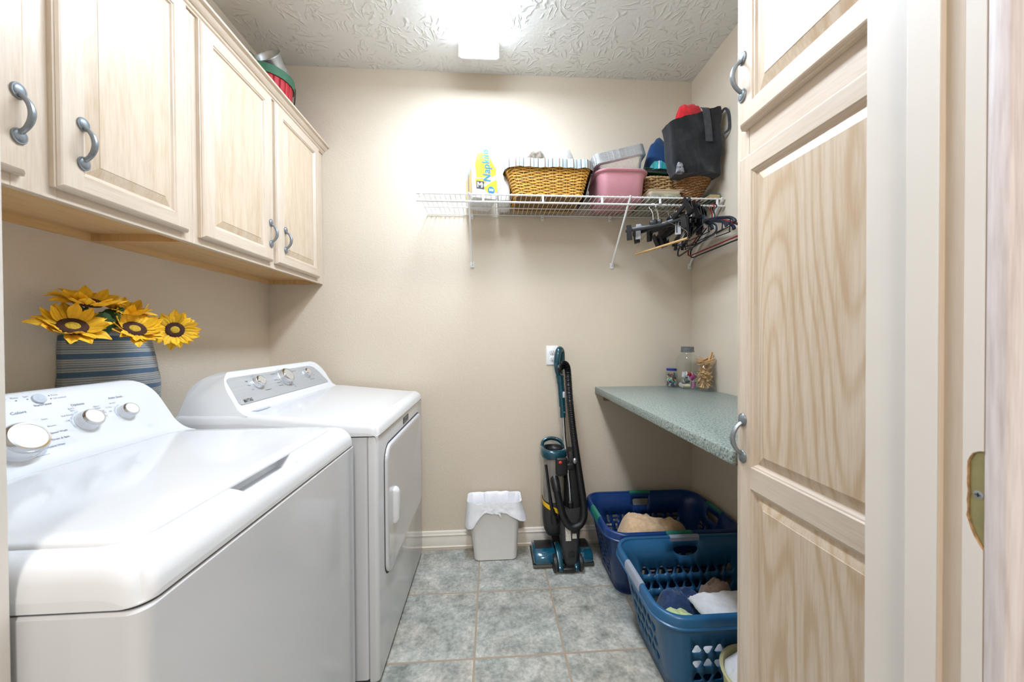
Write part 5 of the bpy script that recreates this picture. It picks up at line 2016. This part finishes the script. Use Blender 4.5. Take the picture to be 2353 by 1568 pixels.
laundry('navy blue laundry basket with green grips under the countertop, by the back wall', .534, 1.150, 1.520, 1.930, .590, 1.095, 1.585, 1.866, .330, M['navy'], M['green'], 'slot')
laundry('teal blue laundry basket with grey grips and triangular holes beside the pantry cabinet', .538, 1.155, 1.052, 1.478, .600, 1.095, 1.108, 1.422, .332, M['teal'], M['greygrip'], 'tri')
solo(heap(.815, 1.722, .205, .120, .050, .375, 21, rough=.12, freq=5, pw=3), 'towel', M['tantowel'], 'tan towel heaped in the navy laundry basket', 'towel', smooth=70)
# laundry in the teal basket
solo(heap(.86, 1.30, .215, .115, .010, .140, 31, rough=.2, freq=7), 'laundry', M['denim'], 'dark blue clothes piled low in the teal laundry basket', 'clothes', smooth=70)
def towel_sheet(name, mat, label, cx, cy, z, w, d, rot, seed, th=.012, amp=.022, droop=.05, freq=7):
    mb = MB()
    def top(u, v):
        x, y = (u - .5) * w, (v - .5) * d
        x += .012 * fbm(v * 4, seed, 1) ; y += .012 * fbm(u * 4, seed, 2)
        e = max(abs(u - .5), abs(v - .5)) * 2
        zz = z + amp * fbm(x * freq + seed, y * freq, seed) - droop * e ** 4 + amp * .4 * fbm(x * freq * 3, y * freq * 3, seed + 2)
        return (cx + x * math.cos(rot) - y * math.sin(rot), cy + x * math.sin(rot) + y * math.cos(rot), zz)
    n = 36
    mb.grid(top, n, n)
    return solo(mb, name, mat, label, 'towel', smooth=70, mod=('SOLIDIFY', {'thickness': th, 'offset': -1}))
towel_sheet('towel', M['cotton'], 'white towel spread on top of the teal laundry basket', .905, 1.200, .250, .30, .20, .10, 3, .016, .016, .05)
solo(heap(.735, 1.185, .100, .085, .105, .120, 41, rough=.2, freq=8), 'laundry', M['cotton'], 'white cloth with folds in the front left corner of the teal laundry basket', 'cloth', smooth=70)
solo(heap(.690, 1.235, .060, .050, .150, .072, 44, rough=.25, freq=12), 'laundry', M['greenhem'], 'pale green edged cloth under the white towel in the teal laundry basket', 'cloth', smooth=70)
solo(heap(.760, 1.330, .100, .075, .120, .105, 51, rough=.25, freq=10), 'laundry', M['denim'], 'rumpled dark blue garment behind the white towel in the teal laundry basket', 'garment', smooth=70)
solo(heap(.905, 1.340, .070, .060, .130, .140, 61, rough=.28, freq=12, pw=2), 'laundry', M['brownsock'], 'brown knit garment bunched up behind the white towel in the teal laundry basket', 'garment', smooth=70)
solo(heap(1.010, 1.260, .070, .10, .130, .100, 71, rough=.35, freq=14), 'laundry', M['tantowel'], 'tan cloth at the right of the teal laundry basket', 'cloth', smooth=70)

# pale yellow bucket with a white cloth at the foot of the pantry
t = thing('bucket', 'pale yellow bucket on the floor by the foot of the pantry cabinet', 'bucket', (.784, .957, 0))
mb = MB(); mb.lathe([(.075, .001), (.080, .004), (.102, .210), (.107, .212), (.1085, .218), (.105, .223), (.099, .220), (.078, .008)], (.784, .957, 0), 40)
mb.build('pail', M['bucket'], t)
solo(heap(.784, .957, .098, .098, .196, .090, 9, rough=.3, freq=13, pw=1.4, sq=2), 'towel', M['cotton'], 'white cloth heaped in the pale yellow bucket', 'cloth', smooth=70)

# ------------------------------------------------------------------ waste bin with liner
t = thing('waste_bin', 'small white waste bin with a white bag liner by the back wall', 'waste bin', (.018, 1.935, 0))
def bin_loop(k, q=0.0):
    x0_, x1_ = -.096 - .030 * k, .137 + .020 * k
    y0_, y1_ = 1.882 - .022 * k, 1.985 + .0055 * k
    l = []
    for a, b in rrect(x0_ - q, x1_ + q, y0_ - q, y1_ + q, .028 + q, 7):
        u = (a - .02) / .13
        l.append((a, b - (.010 * (1 - u * u) if b < 1.93 else 0), .002 + .320 * k))
    return l
mb = MB()
mb.stack([bin_loop(0, -.006), bin_loop(.01, 0), bin_loop(.9), bin_loop(.93, .003), bin_loop(1.0, .004), bin_loop(1.0, .001), bin_loop(.9, -.003), bin_loop(.02, -.004)])
mb.build('bin_body', M['bin'], t, smooth=50)
mb = MB()
N = 160
def liner_row(j, nrow):
    l = []
    for i, (x, y, nx, ny) in enumerate(resample([(p[0], p[1]) for p in bin_loop(1.0, .004)], N)):
        th = 2 * PI * i / N
        # how far the folded-over film hangs here
        # lowest at the left front corner and the right front corner
        dl = math.exp(-(((x + .12) / .055) ** 2 + ((y - 1.87) / .08) ** 2))
        dr = math.exp(-(((x - .155) / .035) ** 2 + ((y - 1.89) / .07) ** 2))
        hang = .052 + .080 * dl + .055 * dr + .018 * fbm(x * 14, y * 14, 1)
        k = j / nrow
        out = .003 + .005 * k + .004 * fbm(x * 40, y * 40, k * 3) * k + (.022 * dr * k ** 1.5) + .006 * dl * k + .0008 * math.sin(i * 1.1) * k
        y_ = y + ny * out
        l.append((x + nx * out, min(y_, YB - .016), .325 - hang * k + (.006 * fbm(x * 22, y * 22, 4)) * (1 - k)))
    return l
inner = []
for k, q in ((.55, -.012), (.8, -.007), (.97, -.003)):
    inner.append([(x, y, .002 + .322 * k + .006) for x, y, nx, ny in resample([(p[0], p[1]) for p in bin_loop(k, q)], N)])
mb.stack(inner + [liner_row(j, 12) for j in range(13)], True, False)
ln = mb.build('bag_liner', M['liner'], t, smooth=60)
mb = MB(); mb.ell((.040, 1.851, .268), .010, .007, .008, 10, 8)
mb.tube(smooth_path([(.040, 1.849, .268), (.047, 1.845, .258), (.050, 1.847, .246)], 4), [.004] * 4 + [.003] * 4 + [.0015], 6)
mb.build('knot', M['liner'], ln)

# ------------------------------------------------------------------ striped wall pocket with sunflowers
t = thing('wall_pocket', 'blue and beige striped fabric pocket hanging on the left wall behind the washer', 'fabric pocket', (XL, 1.15, .995))
def pocket(u, v):
    """u 0..1 along the wall, v 0..1 upwards"""
    ya = 1.046 + .024 * v + .005 * math.sin(v * 5)
    yb = 1.352 - .034 * v ** 1.4 + .004 * math.sin(v * 7)
    y = ya + (yb - ya) * u
    b = (1 - abs(2 * u - 1) ** 3.0)
    prof = .012 + .075 * b * (.35 + .65 * math.sin(PI * min(1, .18 + v * .62)))
    z = .990 + .232 * v + .008 * math.sin(u * PI) * v - .010 * (u - .5) * (1 - v)
    x = XL + .002 + prof + .0035 * fbm(y * 16, z * 16, 2) + .0015 * fbm(y * 60, z * 60, 2)
    return (x, y, z)
mb = MB()
mb.grid(pocket, 40, 30)
mb.grid(lambda u, v: (XL + .0015, pocket(u, v)[1], pocket(u, v)[2]), 40, 2)
for u in (0, 1):
    mb.grid(lambda a, v, u=u: (XL + .0015 + (pocket(u, v)[0] - XL - .0015) * a, pocket(u, v)[1], pocket(u, v)[2]), 2, 30)
mb.grid(lambda u, a: (XL + .0015 + (pocket(u, 0)[0] - XL - .0015) * a, pocket(u, 0)[1], pocket(u, 0)[2]), 40, 2)
mb.build('pouch', M['pocket'], t, smooth=70)
mb = MB()
mb.tube(smooth_path([(pocket(u, 1)[0] + .001, pocket(u, 1)[1], pocket(u, 1)[2] + .001) for u in [i / 12 for i in range(13)]], 3), .0026, 6)
mb.build('hem', M['pocket'], t, smooth=70)
mb = MB()
mb.tube(smooth_path([(pocket(u, 0)[0] + .001, pocket(u, 0)[1], pocket(u, 0)[2] - .001) for u in [i / 12 for i in range(13)]], 3), .004, 6)
mb.build('hem', M['pocket'], t, smooth=70)


def petal_mesh(L, W, cup, curl, seed):
    mb = MB()
    def f(u, v):
        x = (u - .5) * 2
        w = W * (math.sin(PI * min(1, v * .86 + .07)) ** .75) * (1 - .55 * max(0, v - .72) / .28)
        tip = 1 - v
        zz = cup * v * v * L - curl * (v ** 3) * L + .0022 * (x * x) - .0012 * math.cos(x * 7) + .0012 * fbm(v * 5, x * 2, seed)
        return (x * w / 2, v * L, zz)
    mb.grid(f, 8, 10)
    return mb
petals = []
for i in range(4):
    pm = petal_mesh(.047, .0255, (.35, .15, .55, .05)[i], (.1, .25, .2, .35)[i], i)
    o = pm.build('petal', M['petal'], None, (0, 0, 0), smooth=80)
    petals.append(o)
pm_used = [False] * 4


def sunflower(label, c, nrm, r, spin, openness, stem_to, heart=True, seed=0, up=None):
    rs = random.Random(seed)
    t = thing('sunflower', label, 'sunflower', (0, 0, 0), 'sunflowers in the striped wall pocket')
    k = r / .072
    N = 13
    for layer in (0, 1):
        for i in range(N):
            q = rs.randrange(4)
            if not pm_used[q]:
                p = petals[q]; pm_used[q] = True
            else:
                p = petals[q].copy(); C.objects.link(p)
            p.parent = t
            a = 2 * PI * (i + .5 * layer) / N + rs.uniform(-.09, .09)
            lift = openness + (.18 if layer else -.05) + rs.uniform(-.16, .16)
            s = k * (1.0 if layer == 0 else .88) * rs.uniform(.92, 1.1)
            p.matrix_local = Matrix.Rotation(a, 4, 'Z') @ Matrix.Translation((0, .0225 * k, .001 + .002 * layer)) @ Matrix.Rotation(lift, 4, 'X') @ Matrix.Rotation(rs.uniform(-.25, .25), 4, 'Y') @ Matrix.Scale(s, 4)
    mb = MB()
    R = .0275 * k
    prof = [(R * .9, -.004 * k), (R, 0), (R, .004 * k), (R * .92, .0075 * k), (R * .6, .0078 * k), (R * .45, .0070 * k)]
    mb.lathe(prof, (0, 0, 0), 30)
    mb.build('disc', M['seed'], t, smooth=60)
    mb = MB(); mb.lathe([(R * .47, .0066 * k), (R * .40, .0085 * k), (R * .2, .0088 * k), (R * .01, .0084 * k)], (0, 0, 0), 24)
    mb.build('heart', M['seedmid'] if heart else M['seed'], t, smooth=60)
    mb = MB(); mb.lathe([(.004, -.010 * k), (.016 * k, -.006 * k), (.026 * k, .000), (.022 * k, .0005)], (0, 0, 0), 20)
    mb.build('calyx', M['leafmat'], t, smooth=60)
    q = Vector(nrm).normalized().to_track_quat('Z', 'Y').to_matrix().to_4x4() @ Matrix.Rotation(spin, 4, 'Z')
    t.matrix_world = Matrix.Translation(c) @ q
    inv = t.matrix_world.inverted()
    mb = MB()
    c = Vector(c); n_ = Vector(nrm).normalized()
    e = Vector(stem_to)
    pth = smooth_path([inv @ c, inv @ (c - n_ * .022), inv @ Vector((e.x - .005, (c.y + e.y) / 2, 1.247)), inv @ Vector((e.x - .018, e.y, 1.20))], 6)
    mb.tube(pth, .0032, 8)
    mb.build('stem', M['stem'], t, smooth=60)
    return t, inv
def leaf(t, inv, base, tip, w, seed):
    b, e = Vector(base), Vector(tip)
    d = e - b
    side = d.cross(Vector((1, -1, .1))).normalized()
    nn = side.cross(d).normalized()
    mb = MB()
    def f(u, v):
        x = (u - .5) * 2
        ww = w * math.sin(PI * min(1, .04 + v * .93)) ** .8 * (1 + .10 * math.sin(v * 30))
        p = b + d * v + side * (x * ww) + nn * (.010 * math.sin(v * 3) - .006 * abs(x) + .003 * fbm(v * 4, x * 2, seed))
        return inv @ p
    mb.grid(f, 8, 18)
    mb.build('leaf', M['leafmat'], t, smooth=80)
in_ = lambda y: (-1.175, y, 1.18)
t, iv = sunflower('topmost sunflower on the left, seen nearly edge on above the striped pocket', (-1.125, 1.045, 1.313), (.38, -.10, 1), .080 * 1.0, .2, .30, in_(1.075), False, 1)
leaf(t, iv, (-1.14, 1.06, 1.26), (-1.13, 1.02, 1.305), .016, 1)
leaf(t, iv, (-1.15, 1.075, 1.245), (-1.10, 1.115, 1.305), .020, 2)
t, iv = sunflower('sunflower drooping over the left edge of the striped pocket', (-1.115, 1.000, 1.243), (.66, -.38, .72), .078, .5, .42, in_(1.06), True, 2)
t, iv = sunflower('sunflower at the back, between the topmost bloom and the far right one', (-1.125, 1.150, 1.290), (.42, -.05, 1), .070, .9, .55, in_(1.13), False, 3)
leaf(t, iv, (-1.15, 1.20, 1.245), (-1.13, 1.262, 1.282), .020, 3)
leaf(t, iv, (-1.14, 1.10, 1.240), (-1.085, 1.085, 1.285), .018, 4)
t, iv = sunflower('front sunflower hanging over the middle of the striped pocket', (-1.085, 1.130, 1.240), (.85, -.35, .75), .074, .1, .34, in_(1.15), True, 4)
leaf(t, iv, (-1.12, 1.085, 1.225), (-1.085, 1.045, 1.285), .024, 5)
t, iv = sunflower('open faced sunflower standing out at the right of the striped pocket', (-1.105, 1.290, 1.243), (.78, -.62, .10), .070, .0, .06, in_(1.22), True, 5)

# ------------------------------------------------------------------ on top of the wall cabinets
t = thing('bushel_basket', 'red slatted bushel basket with a green hoop on top of the far wall cabinet', 'basket', (-1.075, 1.860, 2.2625))
CBX, CBY, CBZ = -1.085, 1.80, 2.2625
N = 22
for i in range(N):
    a0, a1 = 2 * PI * (i + .03) / N, 2 * PI * (i + .97) / N
    mb = MB()
    def sl(u, v, a0=a0, a1=a1):
        a = a0 + (a1 - a0) * u
        r = .082 + .021 * v ** .8
        return (CBX + r * math.cos(a), CBY + r * math.sin(a), CBZ + .003 + .230 * v)
    mb.grid(sl, 3, 8)
    o = mb.build('slat', M['redslat'], t, smooth=60, mod=('SOLIDIFY', {'thickness': .003, 'offset': -1}))
mb = MB()
for z0_, z1_, ro in ((.198, .238, .1045),):
    mb.stack([[(CBX + (ro + o) * math.cos(2 * PI * j / 48), CBY + (ro + o) * math.sin(2 * PI * j / 48), CBZ + z) for j in range(48)] for o, z in ((-.002, z0_), (.003, z0_), (.0045, z1_), (-.001, z1_), (-.002, z0_))], False, False)
mb.build('hoop', M['greenrim'], t, smooth=40)
mb = MB(); mb.lathe([(.081, .0005), (.081, .008)], (CBX, CBY, CBZ), 40)
mb.build('base', M['redslat'], t)
mb = MB()
for dy in (.115,):
    mb.tube(smooth_path([(CBX + .075, CBY + .075, CBZ + .242), (CBX + .092, CBY + .064, CBZ + .225), (CBX + .088, CBY + .066, CBZ + .17), (CBX + .082, CBY + .062, CBZ + .11), (CBX + .090, CBY + .058, CBZ + .19), (CBX + .094, CBY + .052, CBZ + .236)], 6), .0016, 6)
mb.build('wire_handle', M['blackplastic'], t)
ax = Vector((-.16, -.80, .55)).normalized()
Rm = ax.to_track_quat('Z', 'Y').to_matrix()
cc = Vector((-1.075, 1.828, 2.552))
t = thing('tin_pail', 'galvanised tin pail tilted in the red bushel basket on the wall cabinets', 'pail', cc)
mb = MB()
mb.lathe([(.002, -.055), (.052, -.055), (.055, -.052), (.058, -.020), (.0615, -.017), (.0615, -.012), (.059, -.009), (.063, .035), (.067, .052), (.070, .060), (.0720, .0605), (.0720, .064), (.0695, .065), (.066, .060), (.060, .030), (.054, -.048), (.002, -.050)], cc, 40, Rm)
mb.build('pail_body', M['galv'], t, smooth=40)
mb = MB()
mb.tube(smooth_path([cc + Rm @ Vector(p) for p in ((-.066, .015, .050), (-.076, .02, .075), (-.072, -.01, .090), (-.066, -.020, .052))], 8), .0014, 6)
mb.build('wire_handle', M['blackplastic'], t)

# ------------------------------------------------------------------ vacuum cleaner
t = thing('vacuum_cleaner', 'teal and black upright vacuum cleaner with a black hose against the back wall', 'vacuum cleaner', (.39, 1.85, 0))
# floor head: blue hood over a dark nozzle
hp = [(1.800, .010), (1.795, .030), (1.800, .055), (1.818, .076), (1.845, .086), (1.900, .084), (1.945, .070), (1.972, .040), (1.975, .010)]
mb = MB()
mb.prism([(1.796, .004), (1.790, .010), (1.797, .020), (1.97, .020), (1.978, .012), (1.972, .004)], lambda u, v, w: (w, u, v), .216, .538)
hd = mb.build('floor_nozzle', M['vblack'], t, smooth=40)
for a, b in ((.220, .338), (.446, .534)):
    mb = MB()
    loops = []
    for w, k in ((a, .86), (a + .004, .95), (a + .014, 1.0), (b - .014, 1.0), (b - .004, .95), (b, .86)):
        loops.append([(w, 1.885 + (y - 1.885) * k, .020 + (z - .020) * k if z > .020 else z) for y, z in [(1.799, .019), (1.788, .028), (1.784, .042), (1.790, .058), (1.806, .072), (1.830, .080), (1.90, .079), (1.94, .068), (1.966, .045), (1.972, .019)]])
    mb.stack(loops)
    mb.build('hood', M['vblue'], hd, smooth=45, label='shiny blue hood')
    mb = MB(); mb.box(a + .012, b - .012, 1.838, 1.915, .0765, .0815, .0024, 2)
    mb.build('bumper_strip', M['vblack'], hd)
mb = MB(); mb.box(.254, .268, 1.7965, 1.802, .040, .050, .001, 1)
mb.build('hood_window', M['vblack'], hd)
mb = MB()
mb.prism([(1.80, .005), (1.79, .05), (1.83, .088), (1.95, .080), (1.965, .02)], lambda u, v, w: (w, u, v), .338, .446)
mb.build('middle_block', M['vblack'], t, smooth=40)
for xa, xb, s in ((.338, .366, -1), (.424, .448, 1)):
    mb = MB()
    arm = smooth_path([(1.875, .092), (1.845, .096), (1.810, .084), (1.775, .060), (1.745, .030), (1.742, .015), (1.752, .010), (1.79, .020), (1.84, .050), (1.875, .070)], 4, closed=True)
    loops = []
    for w, k in ((xa, .90), (xa + .003, .97), (xa + .006, 1), (xb - .006, 1), (xb - .003, .97), (xb, .90)):
        loops.append([(w, 1.80 + (p[0] - 1.80) * k, .05 + (p[1] - .05) * k) for p in [(q.x, q.y) for q in [Vector((a_[0], a_[1])) for a_ in arm]]])
    mb.stack(loops)
    mb.build('side_arm', M['vteal'], t, smooth=50)
mb = MB(); mb.box(.362, .428, 1.740, 1.775, .008, .030, .006, 3)
mb.build('rear_skid', M['vblack'], t)
for xc in (.326, .458):
    mb = MB()
    mb.lathe([(.012, -.010), (.034, -.010), (.0395, -.007), (.0405, 0), (.0395, .007), (.034, .010), (.012, .010)], (xc, 1.775, .0412), 32, Matrix.Rotation(PI / 2, 3, 'Y'))
    wh = mb.build('wheel', M['vblack'], t, smooth=40)
    mb = MB()
    mb.lathe([(.030, .0101), (.033, .0112), (.036, .0095)], (xc, 1.775, .0412), 32, Matrix.Rotation(PI / 2, 3, 'Y'), cap0=False, cap1=False)
    mb.lathe([(.030, -.0101), (.033, -.0112), (.036, -.0095)], (xc, 1.775, .0412), 32, Matrix.Rotation(PI / 2, 3, 'Y'), cap0=False, cap1=False)
    mb.lathe([(.0415, -.005), (.0418, 0), (.0415, .005)], (xc, 1.775, .0412), 32, Matrix.Rotation(PI / 2, 3, 'Y'), cap0=False, cap1=False)
    mb.build('wheel_trim', M['vgrey'], wh, smooth=40)
# neck and spine
def rr3(x0, x1, y0, y1, r, z):
    return [(a, b, z) for a, b in rrect(x0, x1, y0, y1, r, 5)]
mb = MB()
mb.stack([rr3(.385, .432, 1.762, 1.80, .012, .022), rr3(.372, .444, 1.755, 1.83, .016, .05), rr3(.366, .452, 1.765, 1.86, .02, .10), rr3(.362, .462, 1.785, 1.89, .02, .16), rr3(.360, .474, 1.800, 1.92, .02, .24), rr3(.362, .482, 1.815, 1.93, .02, .30)])
nk = mb.build('neck', M['vgrey'], t, smooth=50)
mb = MB(); mb.lathe([(.017, 0), (.017, .003), (.013, .004), (.001, .004)], (.409, 1.7605, .088), 24, Matrix.Rotation(PI / 2 + .12, 3, 'X'))
mb.build('pivot_cap', M['vblack'], nk)
mb = MB()
mb.stack([rr3(.392, .488, 1.830, 1.950, .03, .215), rr3(.392, .492, 1.826, 1.952, .03, .30), rr3(.398, .492, 1.84, 1.955, .03, .42), rr3(.402, .488, 1.856, 1.958, .03, .54), rr3(.408, .478, 1.87, 1.955, .028, .585)])
mb.build('spine', M['vblack'], t, smooth=50)
# motor pod under the cup
mb = MB()
mb.stack([rr3(.325, .355, 1.880, 1.92, .014, .122), rr3(.302, .372, 1.86, 1.945, .03, .132), rr3(.286, .388, 1.842, 1.958, .042, .165), rr3(.281, .395, 1.836, 1.964, .046, .22), rr3(.280, .398, 1.834, 1.966, .046, .30), rr3(.283, .398, 1.836, 1.964, .046, .322)])
mb.build('motor_pod', M['vgrey'], t, smooth=50)
mb = MB()
mb.stack([[(x, y, z + (x - .28) * -.45) for x, y, z in rr3(.2795, .399, 1.8335, 1.967, .047, z)] for z in (.300, .325)], False, False)
mb.build('yellow_band', M['yellowband'], t, smooth=60)
mb = MB()
mb.stack([rr3(.282, .399, 1.838, 1.966, .05, .323), rr3(.283, .402, 1.838, 1.966, .05, .56)])
mb.build('dust_cup', M['vcup'], t, smooth=50)
# cup lid with carry handle
mb = MB()
mb.stack([rr3(.276, .412, 1.832, 1.972, .056, .556), rr3(.272, .416, 1.828, 1.976, .060, .566), rr3(.273, .415, 1.829, 1.975, .060, .592), rr3(.282, .406, 1.838, 1.966, .052, .602), rr3(.290, .398, 1.845, 1.960, .048, .603), rr3(.297, .391, 1.853, 1.952, .042, .588), rr3(.31, .38, 1.866, 1.94, .03, .583)])
ld = mb.build('cup_lid', M['vteal'], t, smooth=45)
mb = MB(); mb.lathe([(.001, -.002), (.040, -.002), (.046, .004), (.048, .0175), (.050, .0185)], (.344, 1.902, .5855), 32, cap1=False)
mb.build('lid_well', M['vblack'], ld, smooth=45)
mb = MB()
mb.tube(smooth_path([(.286, 1.950, .596), (.296, 1.962, .618), (.330, 1.968, .632), (.372, 1.964, .628), (.400, 1.950, .612), (.408, 1.935, .595)], 6), [.013] * 31, 10, flat=.7)
mb.build('carry_handle', M['vteal'], ld, smooth=60)
mb = MB(); mb.box(.342, .404, 1.815, 1.870, .475, .570, .010, 3)
lb = mb.build('latch_block', M['vblack'], t)
mb = MB(); mb.ell((.364, 1.814, .548), .009, .004, .008, 14, 8)
mb.build('red_button', M['redbutton'], lb)
mb = MB(); mb.box(.392, .440, 1.825, 1.90, .500, .535, .008, 3)
mb.build('wand_clamp', M['vblack'], t)
mb = MB(); mb.ell((.446, 1.832, .548), .013, .010, .016, 14, 8)
mb.build('hose_clip', M['steel'], t)
# wand, grip, loop handle
mb = MB(); mb.tube([(.402, 1.920, .780), (.404, 1.900, .66), (.410, 1.862, .535)], .0118, 16)
mb.build('wand', M['chrome'], t, smooth=60)
mb = MB(); mb.tube([(.411, 1.845, .50), (.418, 1.835, .40), (.420, 1.832, .335)], .0085, 14)
mb.build('lower_tube', M['chrome'], t, smooth=60)
mb = MB(); mb.lathe([(.013, 0), (.016, .01), (.016, .03), (.010, .038)], (.420, 1.830, .300), 16)
mb.build('tube_socket', M['vblack'], t)
mb = MB()
mb.tube(smooth_path([(.4015, 1.922, .762), (.4005, 1.926, .82), (.399, 1.929, .828), (.396, 1.934, .905), (.392, 1.938, .955), (.388, 1.94, .995)], 5), [.0165] * 8 + [.0185] * 6 + [.0195] * 6 + [.022] * 4 + [.0235] * 2, 18)
gr = mb.build('grip_tube', M['vteal'], t, smooth=60)
mb = MB(); mb.box(.398, .4125, 1.9105, 1.921, .872, .907, .005, 3)
mb.build('release_latch', M['paleprint'], gr)
mb = MB(); mb.ell((.407, 1.909, .793), .004, .002, .004, 10, 6)
mb.build('lock_pin', M['chrome'], gr)
mb = MB()
pth = smooth_path([(.386, 1.942, .985), (.374, 1.934, 1.02), (.370, 1.932, 1.06), (.374, 1.937, 1.10), (.383, 1.945, 1.132), (.394, 1.958, 1.140), (.404, 1.970, 1.125), (.407, 1.974, 1.085), (.403, 1.970, 1.04), (.396, 1.960, 1.00)], 5)
n = len(pth)
mb.tube(pth, [.014 + .005 * math.sin(PI * i / (n - 1)) for i in range(n)], 14)
mb.build('loop_handle', M['vteal'], t, smooth=60)
mb = MB(); mb.lathe([(.021, -.012), (.021, .010), (.018, .014)], (.385, 1.915, 1.040), 22, Matrix.Rotation(PI / 2 - .5, 3, 'X') @ Matrix.Rotation(.0, 3, 'Y'))
mb.build('hose_cuff', M['vblack'], t)
hose = smooth_path([(.383, 1.925, 1.030), (.388, 1.895, 1.052), (.399, 1.880, 1.066), (.412, 1.878, 1.056), (.421, 1.880, 1.020), (.427, 1.882, .93), (.434, 1.880, .83), (.446, 1.870, .70), (.461, 1.850, .56), (.477, 1.828, .42), (.487, 1.812, .325), (.484, 1.800, .265), (.463, 1.792, .228), (.432, 1.788, .216), (.402, 1.790, .226), (.377, 1.800, .268), (.359, 1.812, .335), (.345, 1.824, .405), (.338, 1.838, .440)], 36)
n = len(hose)
rad = []
for i in range(n):
    q = i / n
    base_ = .0155 + .0035 * min(1, q * 2.2)
    rib = .0022 if q < .30 else .0022 * max(.10, 1 - (q - .30) * 6)
    rad.append(base_ + rib * math.sin(i * 2 * PI / 3.4))
mb = MB(); mb.tube(hose, rad, 14)
mb.build('hose', M['blackplastic'], t, smooth=75)
mb = MB(); mb.tube([(.347, 1.822, .395), (.338, 1.840, .446), (.338, 1.86, .46)], [.022, .024, .022], 16)
mb.build('hose_elbow', M['vblack'], t, smooth=60)
mb = MB()
mb.tube(smooth_path([(.288, 1.820, .535), (.300, 1.822, .44), (.316, 1.826, .32), (.330, 1.830, .265), (.338, 1.834, .22)], 6), [.0072] * 10 + [.009] * 5 + [.012] * 4 + [.019] * 4 + [.021, .021], 12)
mb.build('crevice_tool', M['blackplastic'], t, smooth=60)
def rot_card(x0, x1, y, z0, z1, tilt=.12):
    return [(x0, y + (z0 - z0) * 0, z0), (x1, y, z0), (x1, y + (z1 - z0) * tilt, z1), (x0, y + (z1 - z0) * tilt, z1)]
mb = MB()
mb.stack([[(p[0], p[1] - .0012, p[2]) for p in rot_card(.384, .412, 1.7795, .150, .232, .20)], [(p[0], p[1] + .0030, p[2]) for p in rot_card(.384, .412, 1.7795, .150, .232, .20)]])
mb.build('paper_label', M['sticker'], nk)
mb = MB()
mb.stack([[(p[0], p[1] - .0012, p[2]) for p in rot_card(.419, .442, 1.7815, .160, .182, .20)], [(p[0], p[1] + .0030, p[2]) for p in rot_card(.419, .442, 1.7815, .160, .182, .20)]])
mb.build('paper_label', M['sticker'], nk)

# ------------------------------------------------------------------ camera, light, view
FPX, YAW, PITCH, ROLL = 799.69, .0612, -.0098, -.0052
c_, s_ = math.cos(YAW), math.sin(YAW)
cp, sp = math.cos(PITCH), math.sin(PITCH)
right = Vector((c_, -s_, 0)); fwd = Vector((cp * s_, cp * c_, sp)); upv = Vector((-sp * s_, -sp * c_, cp))
cr, sr = math.cos(ROLL), math.sin(ROLL)
Rx = right * cr + upv * sr
Ux = right * -sr + upv * cr
cd = bpy.data.cameras.new('camera')
cam = bpy.data.objects.new('camera', cd)
C.objects.link(cam)
m3 = Matrix((Rx, Ux, -fwd)).transposed()
cam.matrix_world = Matrix.Translation((0, 0, 1.21)) @ m3.to_4x4()
cd.sensor_fit = 'HORIZONTAL'
cd.sensor_width = 36
cd.lens = FPX / 2353 * 36
cd.clip_start = .02
cd.dof.use_dof = True
cd.dof.focus_distance = 1.5
cd.dof.aperture_fstop = 5.6
SC.camera = cam

w = bpy.data.worlds.new('hallway')
SC.world = w
w.use_nodes = True
bg = w.node_tree.nodes['Background']
bg.inputs[0].default_value = (1, .95, .89, 1)
bg.inputs[1].default_value = .31

ld_ = bpy.data.lights.new('hall_lamp', 'AREA')
ld_.shape = 'DISK'
ld_.size = .35
ld_.energy = 24.0
ld_.color = (1, .91, .82)
lo = bpy.data.objects.new('hall_lamp', ld_)
C.objects.link(lo)
lo.location = (.15, -.95, 2.45)

vs = SC.view_settings
vs.view_transform = 'Standard'
vs.look = 'None'
vs.exposure = .97
vs.gamma = 1
vs.use_curve_mapping = False
SC.cycles.max_bounces = 6
SC.cycles.diffuse_bounces = 4
SC.cycles.glossy_bounces = 4
SC.cycles.use_adaptive_sampling = True
SC.cycles.adaptive_threshold = .12
SC.cycles.transparent_max_bounces = 10
SC.cycles.caustics_reflective = False
SC.cycles.caustics_refractive = False

for o in list(SC.objects):
    if '_o' in o:
        del o['_o']
